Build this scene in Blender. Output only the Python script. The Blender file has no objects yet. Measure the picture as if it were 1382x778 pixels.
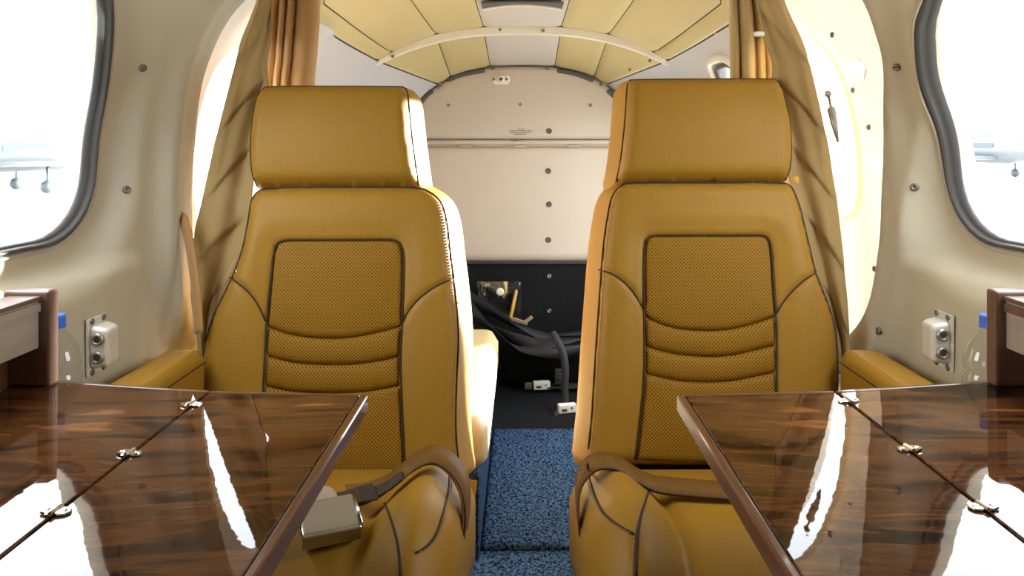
import bpy, bmesh, math, random
import numpy as np
from mathutils import Vector, Matrix, Quaternion
from mathutils.geometry import delaunay_2d_cdt

random.seed(7); np.random.seed(7)
scene = bpy.context.scene
C = scene.collection

# ------------------------------------------------------------------ camera
# the photograph: principal point (705,194), focal length 1000 px on a 1382x778 frame
F, CX, CY = 1000.0, 705.0, 194.0
cam = bpy.data.objects.new('camera', bpy.data.cameras.new('camera')); C.objects.link(cam)
cam.data.sensor_width = 36.0
cam.data.lens = 36.0*F/1382.0
cam.data.shift_x = (691.0-CX)/1382.0
cam.data.shift_y = (CY-389.0)/1382.0
cam.data.clip_start = 0.02
cam.data.clip_end = 500
cam.location = (0, 0, 0); cam.rotation_euler = (math.pi/2, 0, 0)
scene.camera = cam

# ------------------------------------------------------------------ light
scene.view_settings.view_transform = 'Standard'
scene.view_settings.look = 'None'
scene.view_settings.gamma = 1.0
scene.view_settings.use_curve_mapping = False
scene.view_settings.exposure = -0.58
scene.cycles.use_denoising = True
scene.cycles.max_bounces = 14
scene.cycles.diffuse_bounces = 7
scene.cycles.glossy_bounces = 6
scene.cycles.transmission_bounces = 8
scene.cycles.transparent_max_bounces = 24
scene.cycles.sample_clamp_indirect = 12.0

world = bpy.data.worlds.new('overcast_sky'); scene.world = world
world.use_nodes = True
wn = world.node_tree; wn.nodes.clear()
wo = wn.nodes.new('ShaderNodeOutputWorld'); wb = wn.nodes.new('ShaderNodeBackground')
wb.inputs[0].default_value = (0.92, 0.96, 1.0, 1); wb.inputs[1].default_value = 17.0
wn.links.new(wb.outputs[0], wo.inputs[0])

sun = bpy.data.objects.new('sun', bpy.data.lights.new('sun', 'SUN')); C.objects.link(sun)
sun.data.energy = 95.0; sun.data.angle = math.radians(2.0); sun.data.color = (1.0, 0.96, 0.9)
sun_dir = Vector((-0.75, -0.57, -0.13)).normalized()
sun.rotation_euler = sun_dir.to_track_quat('-Z', 'Y').to_euler()

# ------------------------------------------------------------------ helpers
def pray(px, py):
    return Vector(((px-CX)/F, 1.0, -(py-CY)/F))
def pt(px, py, Y):
    return pray(px, py)*Y

WL = {}
def tag(o, label=None, cat=None, group=None, kind=None):
    if label: o['label'] = label
    if cat: o['category'] = cat
    if group: o['group'] = group
    if kind: o['kind'] = kind
    return o
def thing(name, loc, label=None, cat=None, group=None, kind=None):
    o = bpy.data.objects.new(name, None); C.objects.link(o)
    o.empty_display_size = 0.05
    o.location = loc; WL[o.name] = Vector(loc)
    return tag(o, label, cat, group, kind)
def mesh(name, verts, faces, mat, smooth=True, origin=Vector((0, 0, 0))):
    me = bpy.data.meshes.new(name)
    me.from_pydata([tuple(Vector(v)-origin) for v in verts], [], [tuple(f) for f in faces])
    if mat: me.materials.append(mat)
    if smooth:
        me.polygons.foreach_set('use_smooth', [True]*len(me.polygons))
    me.update()
    return me
def obj(name, verts, faces, mat, parent=None, smooth=True, label=None, cat=None, group=None, kind=None, origin=None):
    """a mesh whose vertices are given in world space"""
    if parent is not None: org = WL[parent.name]
    elif origin is not None: org = Vector(origin)
    else:
        a = np.array([tuple(v) for v in verts]); mn, mx = a.min(0), a.max(0)
        org = Vector(((mn[0]+mx[0])/2, (mn[1]+mx[1])/2, mn[2]))
    me = mesh(name, verts, faces, mat, smooth, org)
    o = bpy.data.objects.new(name, me); C.objects.link(o)
    if parent is not None: o.parent = parent
    else: o.location = org
    WL[o.name] = org
    return tag(o, label, cat, group, kind)
def put(name, me, loc, parent=None, rot=None, scale=None, label=None, cat=None, group=None):
    """a shared mesh placed at a world location"""
    o = bpy.data.objects.new(name, me); C.objects.link(o)
    loc = Vector(loc)
    if parent is not None: o.parent = parent; o.location = loc-WL[parent.name]
    else: o.location = loc
    if rot is not None: o.rotation_mode = 'QUATERNION'; o.rotation_quaternion = rot
    if scale is not None: o.scale = scale
    WL[o.name] = loc
    return tag(o, label, cat, group)
def bevel(o, w, seg=2):
    m = o.modifiers.new('bevel', 'BEVEL'); m.width = w; m.segments = seg; m.limit_method = 'ANGLE'; m.angle_limit = math.radians(35)
    m.harden_normals = False
    return o
def solid(o, t, off=0.0):
    m = o.modifiers.new('solid', 'SOLIDIFY'); m.thickness = t; m.offset = off
    return o

class MB:
    """collects shapes of ONE part"""
    def __init__(s): s.v = []; s.f = []
    def add(s, v, f):
        n = len(s.v); s.v += [Vector(a) for a in v]; s.f += [tuple(i+n for i in q) for q in f]; return s
    def box(s, c, size, rot=None):
        c = Vector(c); hx, hy, hz = size[0]/2, size[1]/2, size[2]/2
        vs = [Vector((x*hx, y*hy, z*hz)) for x in (-1, 1) for y in (-1, 1) for z in (-1, 1)]
        if rot is not None: vs = [rot @ v for v in vs]
        return s.add([c+v for v in vs], [(0,1,3,2),(4,6,7,5),(0,4,5,1),(2,3,7,6),(0,2,6,4),(1,5,7,3)])
    def hexa(s, p):   # 8 corners: bottom 0-3 ccw, top 4-7 ccw
        return s.add(p, [(3,2,1,0),(4,5,6,7),(0,1,5,4),(1,2,6,5),(2,3,7,6),(3,0,4,7)])
    def tube(s, path, r, n=8, caps=True):
        path = [Vector(p) for p in path]; N = len(path); rings = []
        up = Vector((0.13, 0.21, 0.97))
        vs = []
        for i, p in enumerate(path):
            t = (path[min(i+1, N-1)]-path[max(i-1, 0)]).normalized()
            a = t.cross(up)
            if a.length < 1e-4: a = t.cross(Vector((1, 0, 0)))
            a.normalize(); b = t.cross(a)
            rr = r[i] if hasattr(r, '__len__') else r
            for k in range(n):
                th = 2*math.pi*k/n
                vs.append(p+(a*math.cos(th)+b*math.sin(th))*rr)
        fs = []
        for i in range(N-1):
            for k in range(n):
                k2 = (k+1) % n
                fs.append((i*n+k, i*n+k2, (i+1)*n+k2, (i+1)*n+k))
        if caps: fs.append(tuple(range(n))[::-1]); fs.append(tuple((N-1)*n+k for k in range(n)))
        return s.add(vs, fs)
    def lathe(s, c, axis, prof, n=24):
        """prof = [(radius, height along axis)]"""
        c = Vector(c); axis = Vector(axis).normalized()
        a = axis.orthogonal().normalized(); b = axis.cross(a)
        vs = []; fs = []
        for r, h in prof:
            for k in range(n):
                th = 2*math.pi*k/n
                vs.append(c+axis*h+(a*math.cos(th)+b*math.sin(th))*max(r, 1e-5))
        for i in range(len(prof)-1):
            for k in range(n):
                k2 = (k+1) % n
                fs.append((i*n+k, i*n+k2, (i+1)*n+k2, (i+1)*n+k))
        fs.append(tuple(range(n))[::-1]); fs.append(tuple((len(prof)-1)*n+k for k in range(n)))
        return s.add(vs, fs)
    def strip(s, path, wdir, width, thick=0.0015, up=None):
        """webbing: a flat band along path; wdir one vector or one per point"""
        path = [Vector(p) for p in path]; N = len(path); vs = []
        for i, p in enumerate(path):
            t = (path[min(i+1, N-1)]-path[max(i-1, 0)]).normalized()
            w = Vector(wdir[i] if isinstance(wdir, list) else wdir)
            w = (w-t*w.dot(t)).normalized()
            n = t.cross(w).normalized()
            for a, b in ((-.5, -.5), (.5, -.5), (.5, .5), (-.5, .5)):
                vs.append(p+w*width*a+n*thick*b)
        fs = [(0, 1, 2, 3), tuple((N-1)*4+k for k in (3, 2, 1, 0))]
        for i in range(N-1):
            for k in range(4):
                k2 = (k+1) % 4
                fs.append((i*4+k, (i+1)*4+k, (i+1)*4+k2, i*4+k2))
        return s.add(vs, fs)
    def build(s, name, mat, parent=None, smooth=False, **kw):
        return obj(name, s.v, s.f, mat, parent, smooth, **kw)

def catmull(P, per=8, closed=False):
    P = [Vector(p) for p in P]; n = len(P); out = []
    m = n if closed else n-1
    for i in range(m):
        if closed: a, b, c, d = P[(i-1) % n], P[i], P[(i+1) % n], P[(i+2) % n]
        else: a, b, c, d = P[max(i-1, 0)], P[i], P[i+1], P[min(i+2, n-1)]
        for k in range(per):
            t = k/per
            out.append(0.5*((2*b)+(c-a)*t+(2*a-5*b+4*c-d)*t*t+(3*b-a-3*c+d)*t**3))
    if not closed: out.append(P[-1].copy())
    return out
def resample(P, step, closed=False):
    P = np.array([tuple(p) for p in P], float)
    if closed: P = np.vstack([P, P[:1]])
    d = np.r_[0, np.cumsum(np.linalg.norm(np.diff(P, axis=0), axis=1))]
    n = max(3, int(round(d[-1]/step)))
    t = np.linspace(0, d[-1], n+1)
    Q = np.stack([np.interp(t, d, P[:, k]) for k in range(P.shape[1])], 1)
    return Q[:-1] if closed else Q
def seg_dist(pts, poly, closed=True):
    P = np.asarray(pts, float); A = np.asarray(poly, float)
    B = np.roll(A, -1, 0) if closed else A[1:]
    if not closed: A = A[:-1]
    best = np.full(len(P), 1e9)
    for s in range(0, len(P), 4000):
        p = P[s:s+4000, None, :]; ab = (B-A)[None]
        t = np.clip(((p-A[None])*ab).sum(2)/np.maximum((ab**2).sum(2), 1e-12), 0, 1)
        q = A[None]+ab*t[..., None]
        best[s:s+4000] = np.sqrt(((p-q)**2).sum(2)).min(1)
    return best
def inside(pts, poly):
    P = np.asarray(pts, float); A = np.asarray(poly, float); B = np.roll(A, -1, 0)
    r = np.zeros(len(P), bool)
    for (x0, y0), (x1, y1) in zip(A, B):
        if y0 == y1: continue
        c = ((y0 > P[:, 1]) != (y1 > P[:, 1]))
        r ^= c & (P[:, 0] < (x1-x0)*(P[:, 1]-y0)/(y1-y0)+x0)
    return r
def area2(P):
    P = np.asarray(P); Q = np.roll(P, -1, 0)
    return ((P[:, 0]*Q[:, 1]-Q[:, 0]*P[:, 1]).sum())/2
def cdt_region(outer, holes, pts):
    """triangulate outer minus holes with interior points; returns verts(2d), tris, loops (indices)"""
    loops = [np.asarray(outer, float)]+[np.asarray(h, float) for h in holes]
    co = []; edges = []
    for L in loops:
        n0 = len(co); co += [Vector((float(a), float(b))) for a, b in L]
        edges += [(n0+i, n0+(i+1) % len(L)) for i in range(len(L))]
    nb = len(co)
    co += [Vector((float(a), float(b))) for a, b in pts]
    v, e, f, ov, oe, of = delaunay_2d_cdt(co, edges, [], 0, 1e-7)
    V2 = np.array([(a.x, a.y) for a in v])
    tri = np.array([t for t in f if len(t) == 3])
    cen = V2[tri].mean(1)
    ok = inside(cen, loops[0])
    for L in loops[1:]: ok &= ~inside(cen, L)
    tri = tri[ok]
    back = {}
    for i, o in enumerate(ov):
        for k in o: back[k] = i
    idx = []; n0 = 0
    for L in loops:
        idx.append([back[n0+i] for i in range(len(L))]); n0 += len(L)
    return V2, tri, idx
def grid_pts(x0, x1, y0, y1, rx, ry, poly, holes, clear):
    xs = np.arange(x0+rx/2, x1, rx); ys = np.arange(y0+ry/2, y1, ry)
    g = np.stack(np.meshgrid(xs, ys), -1).reshape(-1, 2)
    g = g+np.random.uniform(-1, 1, g.shape)*min(rx, ry)*0.02
    m = inside(g, poly)
    g = g[m]
    d = seg_dist(g, poly)
    k = d > clear
    for h in holes:
        k &= ~inside(g, h); k &= seg_dist(g, h) > clear
    return g[k]
def pillow(outline, place, h, depth, res, flare=0.0, steps=4, backround=0.25):
    """cushioned slab: front height h(u,v,d), sides run back by depth, flaring outwards"""
    L = resample(outline, res, True)
    if area2(L) < 0: L = L[::-1]
    mn, mx = L.min(0), L.max(0)
    g = grid_pts(mn[0], mx[0], mn[1], mx[1], res, res, L, [], res*0.6)
    V2, tri, idx = cdt_region(L, [], g)
    d = seg_dist(V2, L); d[idx[0]] = 0
    W = h(V2[:, 0], V2[:, 1], d)
    verts = [place(u, v, w) for (u, v), w in zip(V2, W)]
    faces = [tuple(t) for t in tri]
    ring = idx[0]; n = len(ring)
    Lr = V2[ring]; tn = np.roll(Lr, -1, 0)-np.roll(Lr, 1, 0)
    nrm = np.stack([tn[:, 1], -tn[:, 0]], 1); nrm /= np.maximum(np.linalg.norm(nrm, axis=1, keepdims=True), 1e-9)
    prev = ring
    for k in range(1, steps+1):
        f = k/steps
        off = flare*math.sin(min(f*1.3, 1)*math.pi/2) - (backround*depth*max(0, (f-.75)/.25)**2 if k == steps else 0)
        cur = []
        for i in range(n):
            p = Lr[i]+nrm[i]*off
            cur.append(len(verts)); verts.append(place(p[0], p[1], W[ring[i]]-depth*f))
        for i in range(n):
            j = (i+1) % n
            faces.append((prev[i], cur[i], cur[j], prev[j]))
        prev = cur
    faces.append(tuple(prev[::-1]))
    return verts, faces
def rrect(x0, x1, y0, y1, r, n=8):
    P = []
    for cx, cy, a0 in ((x1-r, y0+r, -90), (x1-r, y1-r, 0), (x0+r, y1-r, 90), (x0+r, y0+r, 180)):
        for k in range(n+1):
            a = math.radians(a0+90*k/n); P.append((cx+r*math.cos(a), cy+r*math.sin(a)))
    return P
def smooth(a, b, x):
    t = np.clip((x-a)/(b-a), 0, 1); return t*t*(3-2*t)

# ------------------------------------------------------------------ materials
def mat(name, col, rough=0.5, metal=0.0, coat=0.0, coat_rough=0.05, spec=0.5, noise=None, bump=None, sheen=0.0, col2=None, scale_vec=None):
    """principled; noise=(scale, amount) varies colour towards col2, bump=(scale, strength, distance)"""
    m = bpy.data.materials.new(name); m.use_nodes = True
    nt = m.node_tree; b = nt.nodes['Principled BSDF']
    b.inputs['Base Color'].default_value = (*col, 1); b.inputs['Roughness'].default_value = rough
    b.inputs['Metallic'].default_value = metal; b.inputs['Coat Weight'].default_value = coat
    b.inputs['Coat Roughness'].default_value = coat_rough; b.inputs['Specular IOR Level'].default_value = spec
    b.inputs['Sheen Weight'].default_value = sheen
    tc = nt.nodes.new('ShaderNodeTexCoord'); vec = tc.outputs['Object']
    if scale_vec:
        mp = nt.nodes.new('ShaderNodeMapping'); mp.inputs['Scale'].default_value = scale_vec
        nt.links.new(vec, mp.inputs['Vector']); vec = mp.outputs['Vector']
    if noise:
        n = nt.nodes.new('ShaderNodeTexNoise'); n.inputs['Scale'].default_value = noise[0]; n.inputs['Detail'].default_value = 4
        nt.links.new(vec, n.inputs['Vector'])
        r = nt.nodes.new('ShaderNodeValToRGB'); r.color_ramp.elements[0].position = 0.5-noise[1]/2; r.color_ramp.elements[1].position = 0.5+noise[1]/2
        r.color_ramp.elements[0].color = (*col, 1); r.color_ramp.elements[1].color = (*(col2 or [c*1.25 for c in col]), 1)
        nt.links.new(n.outputs['Fac'], r.inputs['Fac']); nt.links.new(r.outputs['Color'], b.inputs['Base Color'])
    if bump:
        n2 = nt.nodes.new('ShaderNodeTexNoise'); n2.inputs['Scale'].default_value = bump[0]; n2.inputs['Detail'].default_value = 3
        nt.links.new(vec, n2.inputs['Vector'])
        bp = nt.nodes.new('ShaderNodeBump'); bp.inputs['Strength'].default_value = bump[1]; bp.inputs['Distance'].default_value = bump[2]
        nt.links.new(n2.outputs['Fac'], bp.inputs['Height']); nt.links.new(bp.outputs['Normal'], b.inputs['Normal'])
    return m
LEATHER = (0.290, 0.148, 0.012)
M = {}
M['leather'] = mat('tan_leather', LEATHER, 0.5, spec=.26, noise=(240, .7), col2=(0.330, 0.174, 0.018), bump=(330, .45, .0010))
M['leather_side'] = M['leather']
M['seam'] = mat('brown_seam', (0.030, 0.013, 0.003), 0.7)
M['belt'] = mat('brown_belt_webbing', (0.135, 0.062, 0.012), 0.6, spec=.2, noise=(60, .5), col2=(0.165, 0.078, 0.016), bump=(500, .4, .0006))
M['thread'] = mat('tan_thread', (0.33, 0.19, 0.06), 0.7)
def perforated():
    m = mat('perforated_tan_leather', LEATHER, 0.6, spec=.14)
    nt = m.node_tree; b = nt.nodes['Principled BSDF']
    tc = nt.nodes.new('ShaderNodeTexCoord'); sp = nt.nodes.new('ShaderNodeSeparateXYZ'); cb = nt.nodes.new('ShaderNodeCombineXYZ')
    nt.links.new(tc.outputs['Object'], sp.inputs[0]); nt.links.new(sp.outputs['X'], cb.inputs['X']); nt.links.new(sp.outputs['Z'], cb.inputs['Y'])
    def dots(off):
        a = nt.nodes.new('ShaderNodeVectorMath'); a.operation = 'MULTIPLY_ADD'
        a.inputs[1].default_value = (1/0.0062, 1/0.0060, 0); a.inputs[2].default_value = (off, off, 0)
        nt.links.new(cb.outputs[0], a.inputs[0])
        f = nt.nodes.new('ShaderNodeVectorMath'); f.operation = 'FRACTION'; nt.links.new(a.outputs[0], f.inputs[0])
        s = nt.nodes.new('ShaderNodeVectorMath'); s.operation = 'SUBTRACT'; s.inputs[1].default_value = (.5, .5, 0); nt.links.new(f.outputs[0], s.inputs[0])
        l = nt.nodes.new('ShaderNodeVectorMath'); l.operation = 'LENGTH'; nt.links.new(s.outputs[0], l.inputs[0])
        r = nt.nodes.new('ShaderNodeMapRange'); r.inputs['From Min'].default_value = .17; r.inputs['From Max'].default_value = .25
        r.inputs['To Min'].default_value = 1; r.inputs['To Max'].default_value = 0
        nt.links.new(l.outputs['Value'], r.inputs['Value']); return r.outputs['Result']
    mx = nt.nodes.new('ShaderNodeMath'); mx.operation = 'MAXIMUM'
    nt.links.new(dots(0.0), mx.inputs[0]); nt.links.new(dots(0.5), mx.inputs[1])
    mix = nt.nodes.new('ShaderNodeMix'); mix.data_type = 'RGBA'
    mix.inputs['A'].default_value = (0.300, 0.150, 0.011, 1); mix.inputs['B'].default_value = (0.085, 0.036, 0.003, 1)
    nt.links.new(mx.outputs[0], mix.inputs['Factor']); nt.links.new(mix.outputs['Result'], b.inputs['Base Color'])
    return m
M['perf'] = perforated()
M['liner'] = mat('beige_cabin_lining', (0.49, 0.44, 0.325), 0.45, noise=(3, .6), col2=(0.52, 0.475, 0.365), bump=(300, .12, .0006))
M['bulk'] = mat('cream_bulkhead_paint', (0.435, 0.37, 0.305), 0.5, noise=(2.5, .6), col2=(0.465, 0.405, 0.34), bump=(160, .08, .0006))
M['headliner'] = mat('yellow_headliner_vinyl', (0.43, 0.345, 0.155), 0.6, noise=(4, .5), col2=(0.455, 0.37, 0.178), bump=(260, .2, .0007))
M['strip'] = mat('pale_grey_ceiling_plastic', (0.47, 0.42, 0.37), 0.5, bump=(260, .1, .0005))
M['trim'] = mat('white_painted_trim', (0.62, 0.57, 0.49), 0.45)
M['gap'] = mat('dark_gap', (0.03, 0.025, 0.02), 0.8)
M['gasket'] = mat('dark_grey_rubber', (0.055, 0.053, 0.05), 0.42)
M['gasket_pale'] = mat('pale_rubber_lip', (0.45, 0.39, 0.31), 0.5)
M['slot'] = mat('dark_grey_foam', (0.07, 0.068, 0.065), 0.8)
M['screw'] = mat('dull_steel_screw', (0.22, 0.20, 0.17), 0.38, metal=.85)
M['metal'] = mat('brushed_steel', (0.50, 0.48, 0.44), 0.30, metal=1.0, bump=(120, .1, .0003))
M['buckle'] = mat('satin_grey_metal', (0.42, 0.40, 0.36), 0.42, metal=.9)
M['chrome'] = mat('chrome', (0.75, 0.75, 0.74), 0.12, metal=1.0)
M['black'] = mat('black_webbing', (0.014, 0.014, 0.015), 0.7, spec=.3, bump=(700, .4, .0006))
M['blackcarpet_and_shade'] = mat('black_carpet_and_shade', (0.004, 0.0042, 0.005), 0.95, spec=.15, noise=(260, .5), col2=(0.012, 0.0125, 0.014), bump=(420, 1.0, .003))  # true carpet colour on the bulkhead panel; painted shade on the rear floor
M['bag'] = mat('matte_black_cloth', (0.004, 0.004, 0.0045), 0.9, spec=.1, bump=(300, .5, .002))
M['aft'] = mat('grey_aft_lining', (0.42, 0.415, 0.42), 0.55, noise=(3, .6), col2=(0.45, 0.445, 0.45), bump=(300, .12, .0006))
M['blue'] = mat('dark_blue_carpet', (0.002, 0.005, 0.013), 0.95, spec=.1, noise=(150, .22), col2=(0.062, 0.125, 0.25), bump=(420, 1.0, .003))
M['bluecloth'] = mat('blue_carpet_side', (0.003, 0.008, 0.018), 0.95, spec=.1, noise=(150, .25), col2=(0.05, 0.095, 0.19), bump=(420, 1.0, .003))
M['curtain'] = mat('tan_suede_cloth', (0.37, 0.255, 0.095), 0.9, noise=(9, .6), col2=(0.44, 0.31, 0.13), bump=(500, .3, .0008), sheen=.25)
M['curtain_lining'] = mat('rust_suede_cloth', (0.36, 0.19, 0.055), 0.9, noise=(9, .6), col2=(0.42, 0.23, 0.07), bump=(500, .3, .0008), sheen=.25)
M['plastic'] = mat('ivory_plastic', (0.66, 0.63, 0.56), 0.22, coat=.3)
M['white'] = mat('white_plastic', (0.78, 0.76, 0.71), 0.35)
M['bluecap'] = mat('blue_cap_plastic', (0.05, 0.16, 0.70), 0.35)
M['jack'] = mat('black_jack', (0.05, 0.05, 0.045), 0.4)
M['yellow'] = mat('yellow_webbing', (0.80, 0.42, 0.03), 0.6)
M['pencil'] = mat('yellow_wood', (0.62, 0.36, 0.08), 0.55)
M['stick'] = mat('pale_brown_wood', (0.35, 0.26, 0.18), 0.7)
M['ink'] = mat('grey_print', (0.10, 0.085, 0.07), 0.8)
M['edge'] = mat('reddish_edge_veneer', (0.085, 0.030, 0.013), 0.3, coat=.6, spec=.2, noise=(20, .5), col2=(0.12, 0.045, 0.018), scale_vec=(8, .6, 8))
M['cabinet_dark'] = mat('dark_brown_veneer', (0.115, 0.06, 0.042), 0.35, coat=.3, noise=(16, .5), col2=(0.16, 0.085, 0.058), scale_vec=(6, 6, .7))
M['drawer'] = mat('grey_brown_veneer', (0.30, 0.255, 0.205), 0.4, noise=(14, .5), col2=(0.36, 0.31, 0.25), scale_vec=(6, .6, 6), coat=.2)
M['niche'] = mat('dark_niche', (0.045, 0.03, 0.03), 0.6)
def wood():
    m = mat('glossy_rosewood', (0.1, 0.05, 0.03), 0.5, coat=.8, coat_rough=0.02, spec=0.0)
    nt = m.node_tree; b = nt.nodes['Principled BSDF']
    tc = nt.nodes.new('ShaderNodeTexCoord')
    mp = nt.nodes.new('ShaderNodeMapping'); mp.inputs['Scale'].default_value = (2.6, 13.0, 1.0); mp.inputs['Rotation'].default_value = (0, 0, .12)
    nt.links.new(tc.outputs['Object'], mp.inputs['Vector'])
    n1 = nt.nodes.new('ShaderNodeTexNoise'); n1.inputs['Scale'].default_value = 1.6; n1.inputs['Detail'].default_value = 6; n1.inputs['Distortion'].default_value = 1.4
    nt.links.new(mp.outputs[0], n1.inputs['Vector'])
    r1 = nt.nodes.new('ShaderNodeValToRGB'); e = r1.color_ramp.elements
    e[0].position = .30; e[0].color = (0.008, 0.004, 0.003, 1); e[1].position = .70; e[1].color = (0.22, 0.082, 0.024, 1)
    for p, c in ((.40, (0.03, 0.012, 0.006)), (.52, (0.115, 0.043, 0.014)), (.60, (0.07, 0.027, 0.010))):
        q = e.new(p); q.color = (*c, 1)
    nt.links.new(n1.outputs['Fac'], r1.inputs['Fac'])
    mp2 = nt.nodes.new('ShaderNodeMapping'); mp2.inputs['Scale'].default_value = (4, 110, 1); nt.links.new(tc.outputs['Object'], mp2.inputs['Vector'])
    n2 = nt.nodes.new('ShaderNodeTexNoise'); n2.inputs['Scale'].default_value = 1.0; n2.inputs['Detail'].default_value = 3; nt.links.new(mp2.outputs[0], n2.inputs['Vector'])
    r2 = nt.nodes.new('ShaderNodeMapRange'); r2.inputs['From Min'].default_value = .3; r2.inputs['From Max'].default_value = .7; r2.inputs['To Min'].default_value = .72; r2.inputs['To Max'].default_value = 1.1
    nt.links.new(n2.outputs['Fac'], r2.inputs['Value'])
    mx = nt.nodes.new('ShaderNodeVectorMath'); mx.operation = 'SCALE'; nt.links.new(r1.outputs['Color'], mx.inputs[0]); nt.links.new(r2.outputs['Result'], mx.inputs['Scale'])
    nt.links.new(mx.outputs[0], b.inputs['Base Color'])
    # the varnish is a little wavy
    n3 = nt.nodes.new('ShaderNodeTexNoise'); n3.inputs['Scale'].default_value = 26; nt.links.new(tc.outputs['Object'], n3.inputs['Vector'])
    bp = nt.nodes.new('ShaderNodeBump'); bp.inputs['Strength'].default_value = .12; bp.inputs['Distance'].default_value = .0012
    nt.links.new(n3.outputs['Fac'], bp.inputs['Height']); nt.links.new(bp.outputs['Normal'], b.inputs['Coat Normal'])
    return m
M['wood'] = wood()
def pane_mat(name, tint, gloss=1.45):
    m = bpy.data.materials.new(name); m.use_nodes = True; nt = m.node_tree; nt.nodes.clear()
    o = nt.nodes.new('ShaderNodeOutputMaterial'); t = nt.nodes.new('ShaderNodeBsdfTransparent'); t.inputs[0].default_value = (*tint, 1)
    g = nt.nodes.new('ShaderNodeBsdfGlossy'); g.inputs['Roughness'].default_value = .03
    lw = nt.nodes.new('ShaderNodeLayerWeight'); pw = nt.nodes.new('ShaderNodeMath'); pw.operation = 'POWER'; pw.inputs[1].default_value = 5.0
    f = nt.nodes.new('ShaderNodeMath'); f.operation = 'MULTIPLY_ADD'; f.inputs[1].default_value = .9; f.inputs[2].default_value = ((gloss-1)/(gloss+1))**2
    nt.links.new(lw.outputs['Facing'], pw.inputs[0]); nt.links.new(pw.outputs[0], f.inputs[0]); mx = nt.nodes.new('ShaderNodeMixShader')
    nt.links.new(f.outputs[0], mx.inputs[0]); nt.links.new(t.outputs[0], mx.inputs[1]); nt.links.new(g.outputs[0], mx.inputs[2]); nt.links.new(mx.outputs[0], o.inputs[0])
    return m
M['pane'] = pane_mat('acrylic_pane', (.94, .96, .97))
M['clear'] = pane_mat('clear_plastic', (.93, .955, .97), 1.7)
def translucent(name, col, fac):
    m = bpy.data.materials.new(name); m.use_nodes = True; nt = m.node_tree; nt.nodes.clear()
    o = nt.nodes.new('ShaderNodeOutputMaterial'); t = nt.nodes.new('ShaderNodeBsdfTranslucent'); d = nt.nodes.new('ShaderNodeBsdfPrincipled'); mx = nt.nodes.new('ShaderNodeMixShader')
    t.inputs[0].default_value = (*col, 1); d.inputs['Base Color'].default_value = (*col, 1); d.inputs['Roughness'].default_value = .4; mx.inputs[0].default_value = fac
    nt.links.new(d.outputs[0], mx.inputs[1]); nt.links.new(t.outputs[0], mx.inputs[2]); nt.links.new(mx.outputs[0], o.inputs[0])
    return m
M['surround'] = translucent('milky_white_plastic', (.72, .675, .61), .038)
# ------------------------------------------------------------------ cabin shell
ZC = -0.10; YF = -0.6; YB = 2.9; FLOOR = -0.915; NP = 2.5
def aY(Y): return np.interp(Y, [-1.8, -.5, .5, 1.03, 1.4, 2.1, 2.4, 2.9], [.60, .66, .672, .672, .626, .622, .615, .469])
def bY(Y): return np.interp(Y, [-1.8, 1.5, 2.0, 2.4, 2.9], [.51, .51, .495, .474, .402])
def zTop(Y): return np.interp(Y, [-1.8, 1.42, 1.64, 2.4, 2.9], [.345, .345, .276, .262, .228])
def wallX(Y, Z):
    Y = np.asarray(Y, float); Z = np.asarray(Z, float)
    t = np.clip(np.maximum(Z-ZC, 0)/bY(Y), 0, .999)
    up = aY(Y)*(1-t**NP)**(1/NP)
    return up - np.maximum(ZC-Z, 0)**2*0.06
def ceilZ(Y, X):
    return ZC + bY(Y)*(1-np.clip(np.abs(X)/aY(Y), 0, .999)**NP)**(1/NP)

SIDES = {
 'left': dict(s=-1, wins=[(.71, 1.172)], quad=3.0, rib=1.265,
    ring=[(1.335, .27), (1.35, .15), (1.375, .02), (1.375, -.13), (1.395, -.28), (1.46, -.36), (1.6, -.375), (1.78, -.35), (1.88, -.2), (1.90, 0), (1.88, .12), (1.80, .20), (1.62, .245), (1.45, .305)],
    hole=(1.475, 1.845, -.16, .20)),
 'right': dict(s=1, wins=[(.71, 1.178)], quad=3.0, rib=1.24,
    ring=[(1.17, .28), (1.215, .17), (1.26, .06), (1.285, -.06), (1.295, -.18), (1.33, -.30), (1.41, -.375), (1.50, -.38), (1.58, -.30), (1.615, -.12), (1.615, .08), (1.57, .22), (1.45, .30), (1.3, .325)],
    hole=(1.45, 1.575, -.15, .22)),
}
W3 = rrect(1.88, 2.10, -.62, .215, .075)  # real at the top; unseen lower part made tall to let sun in
ADDED_SUN_WINDOW = rrect(2.20, 2.74, -.62, .16, .075)  # unseen opening, added so sun reaches the seat side and rear bench
screw_me = (lambda b: mesh('screw', b.v, b.f, M['screw'], True))(MB().lathe((0, 0, 0), (0, 0, 1), [(.0068, -.002), (.0068, .001), (.0058, .0022), (.003, .003), (.0026, .0016), (.0005, .0014)], 12))
stud_me = (lambda b: mesh('stud', b.v, b.f, M['slot'], True))(MB().lathe((0, 0, 0), (0, 0, 1), [(.0110, -.002), (.0110, .0022), (.0092, .0035), (.0085, .0022), (.003, .0022), (.0025, .003), (.0005, .003)], 14))

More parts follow.
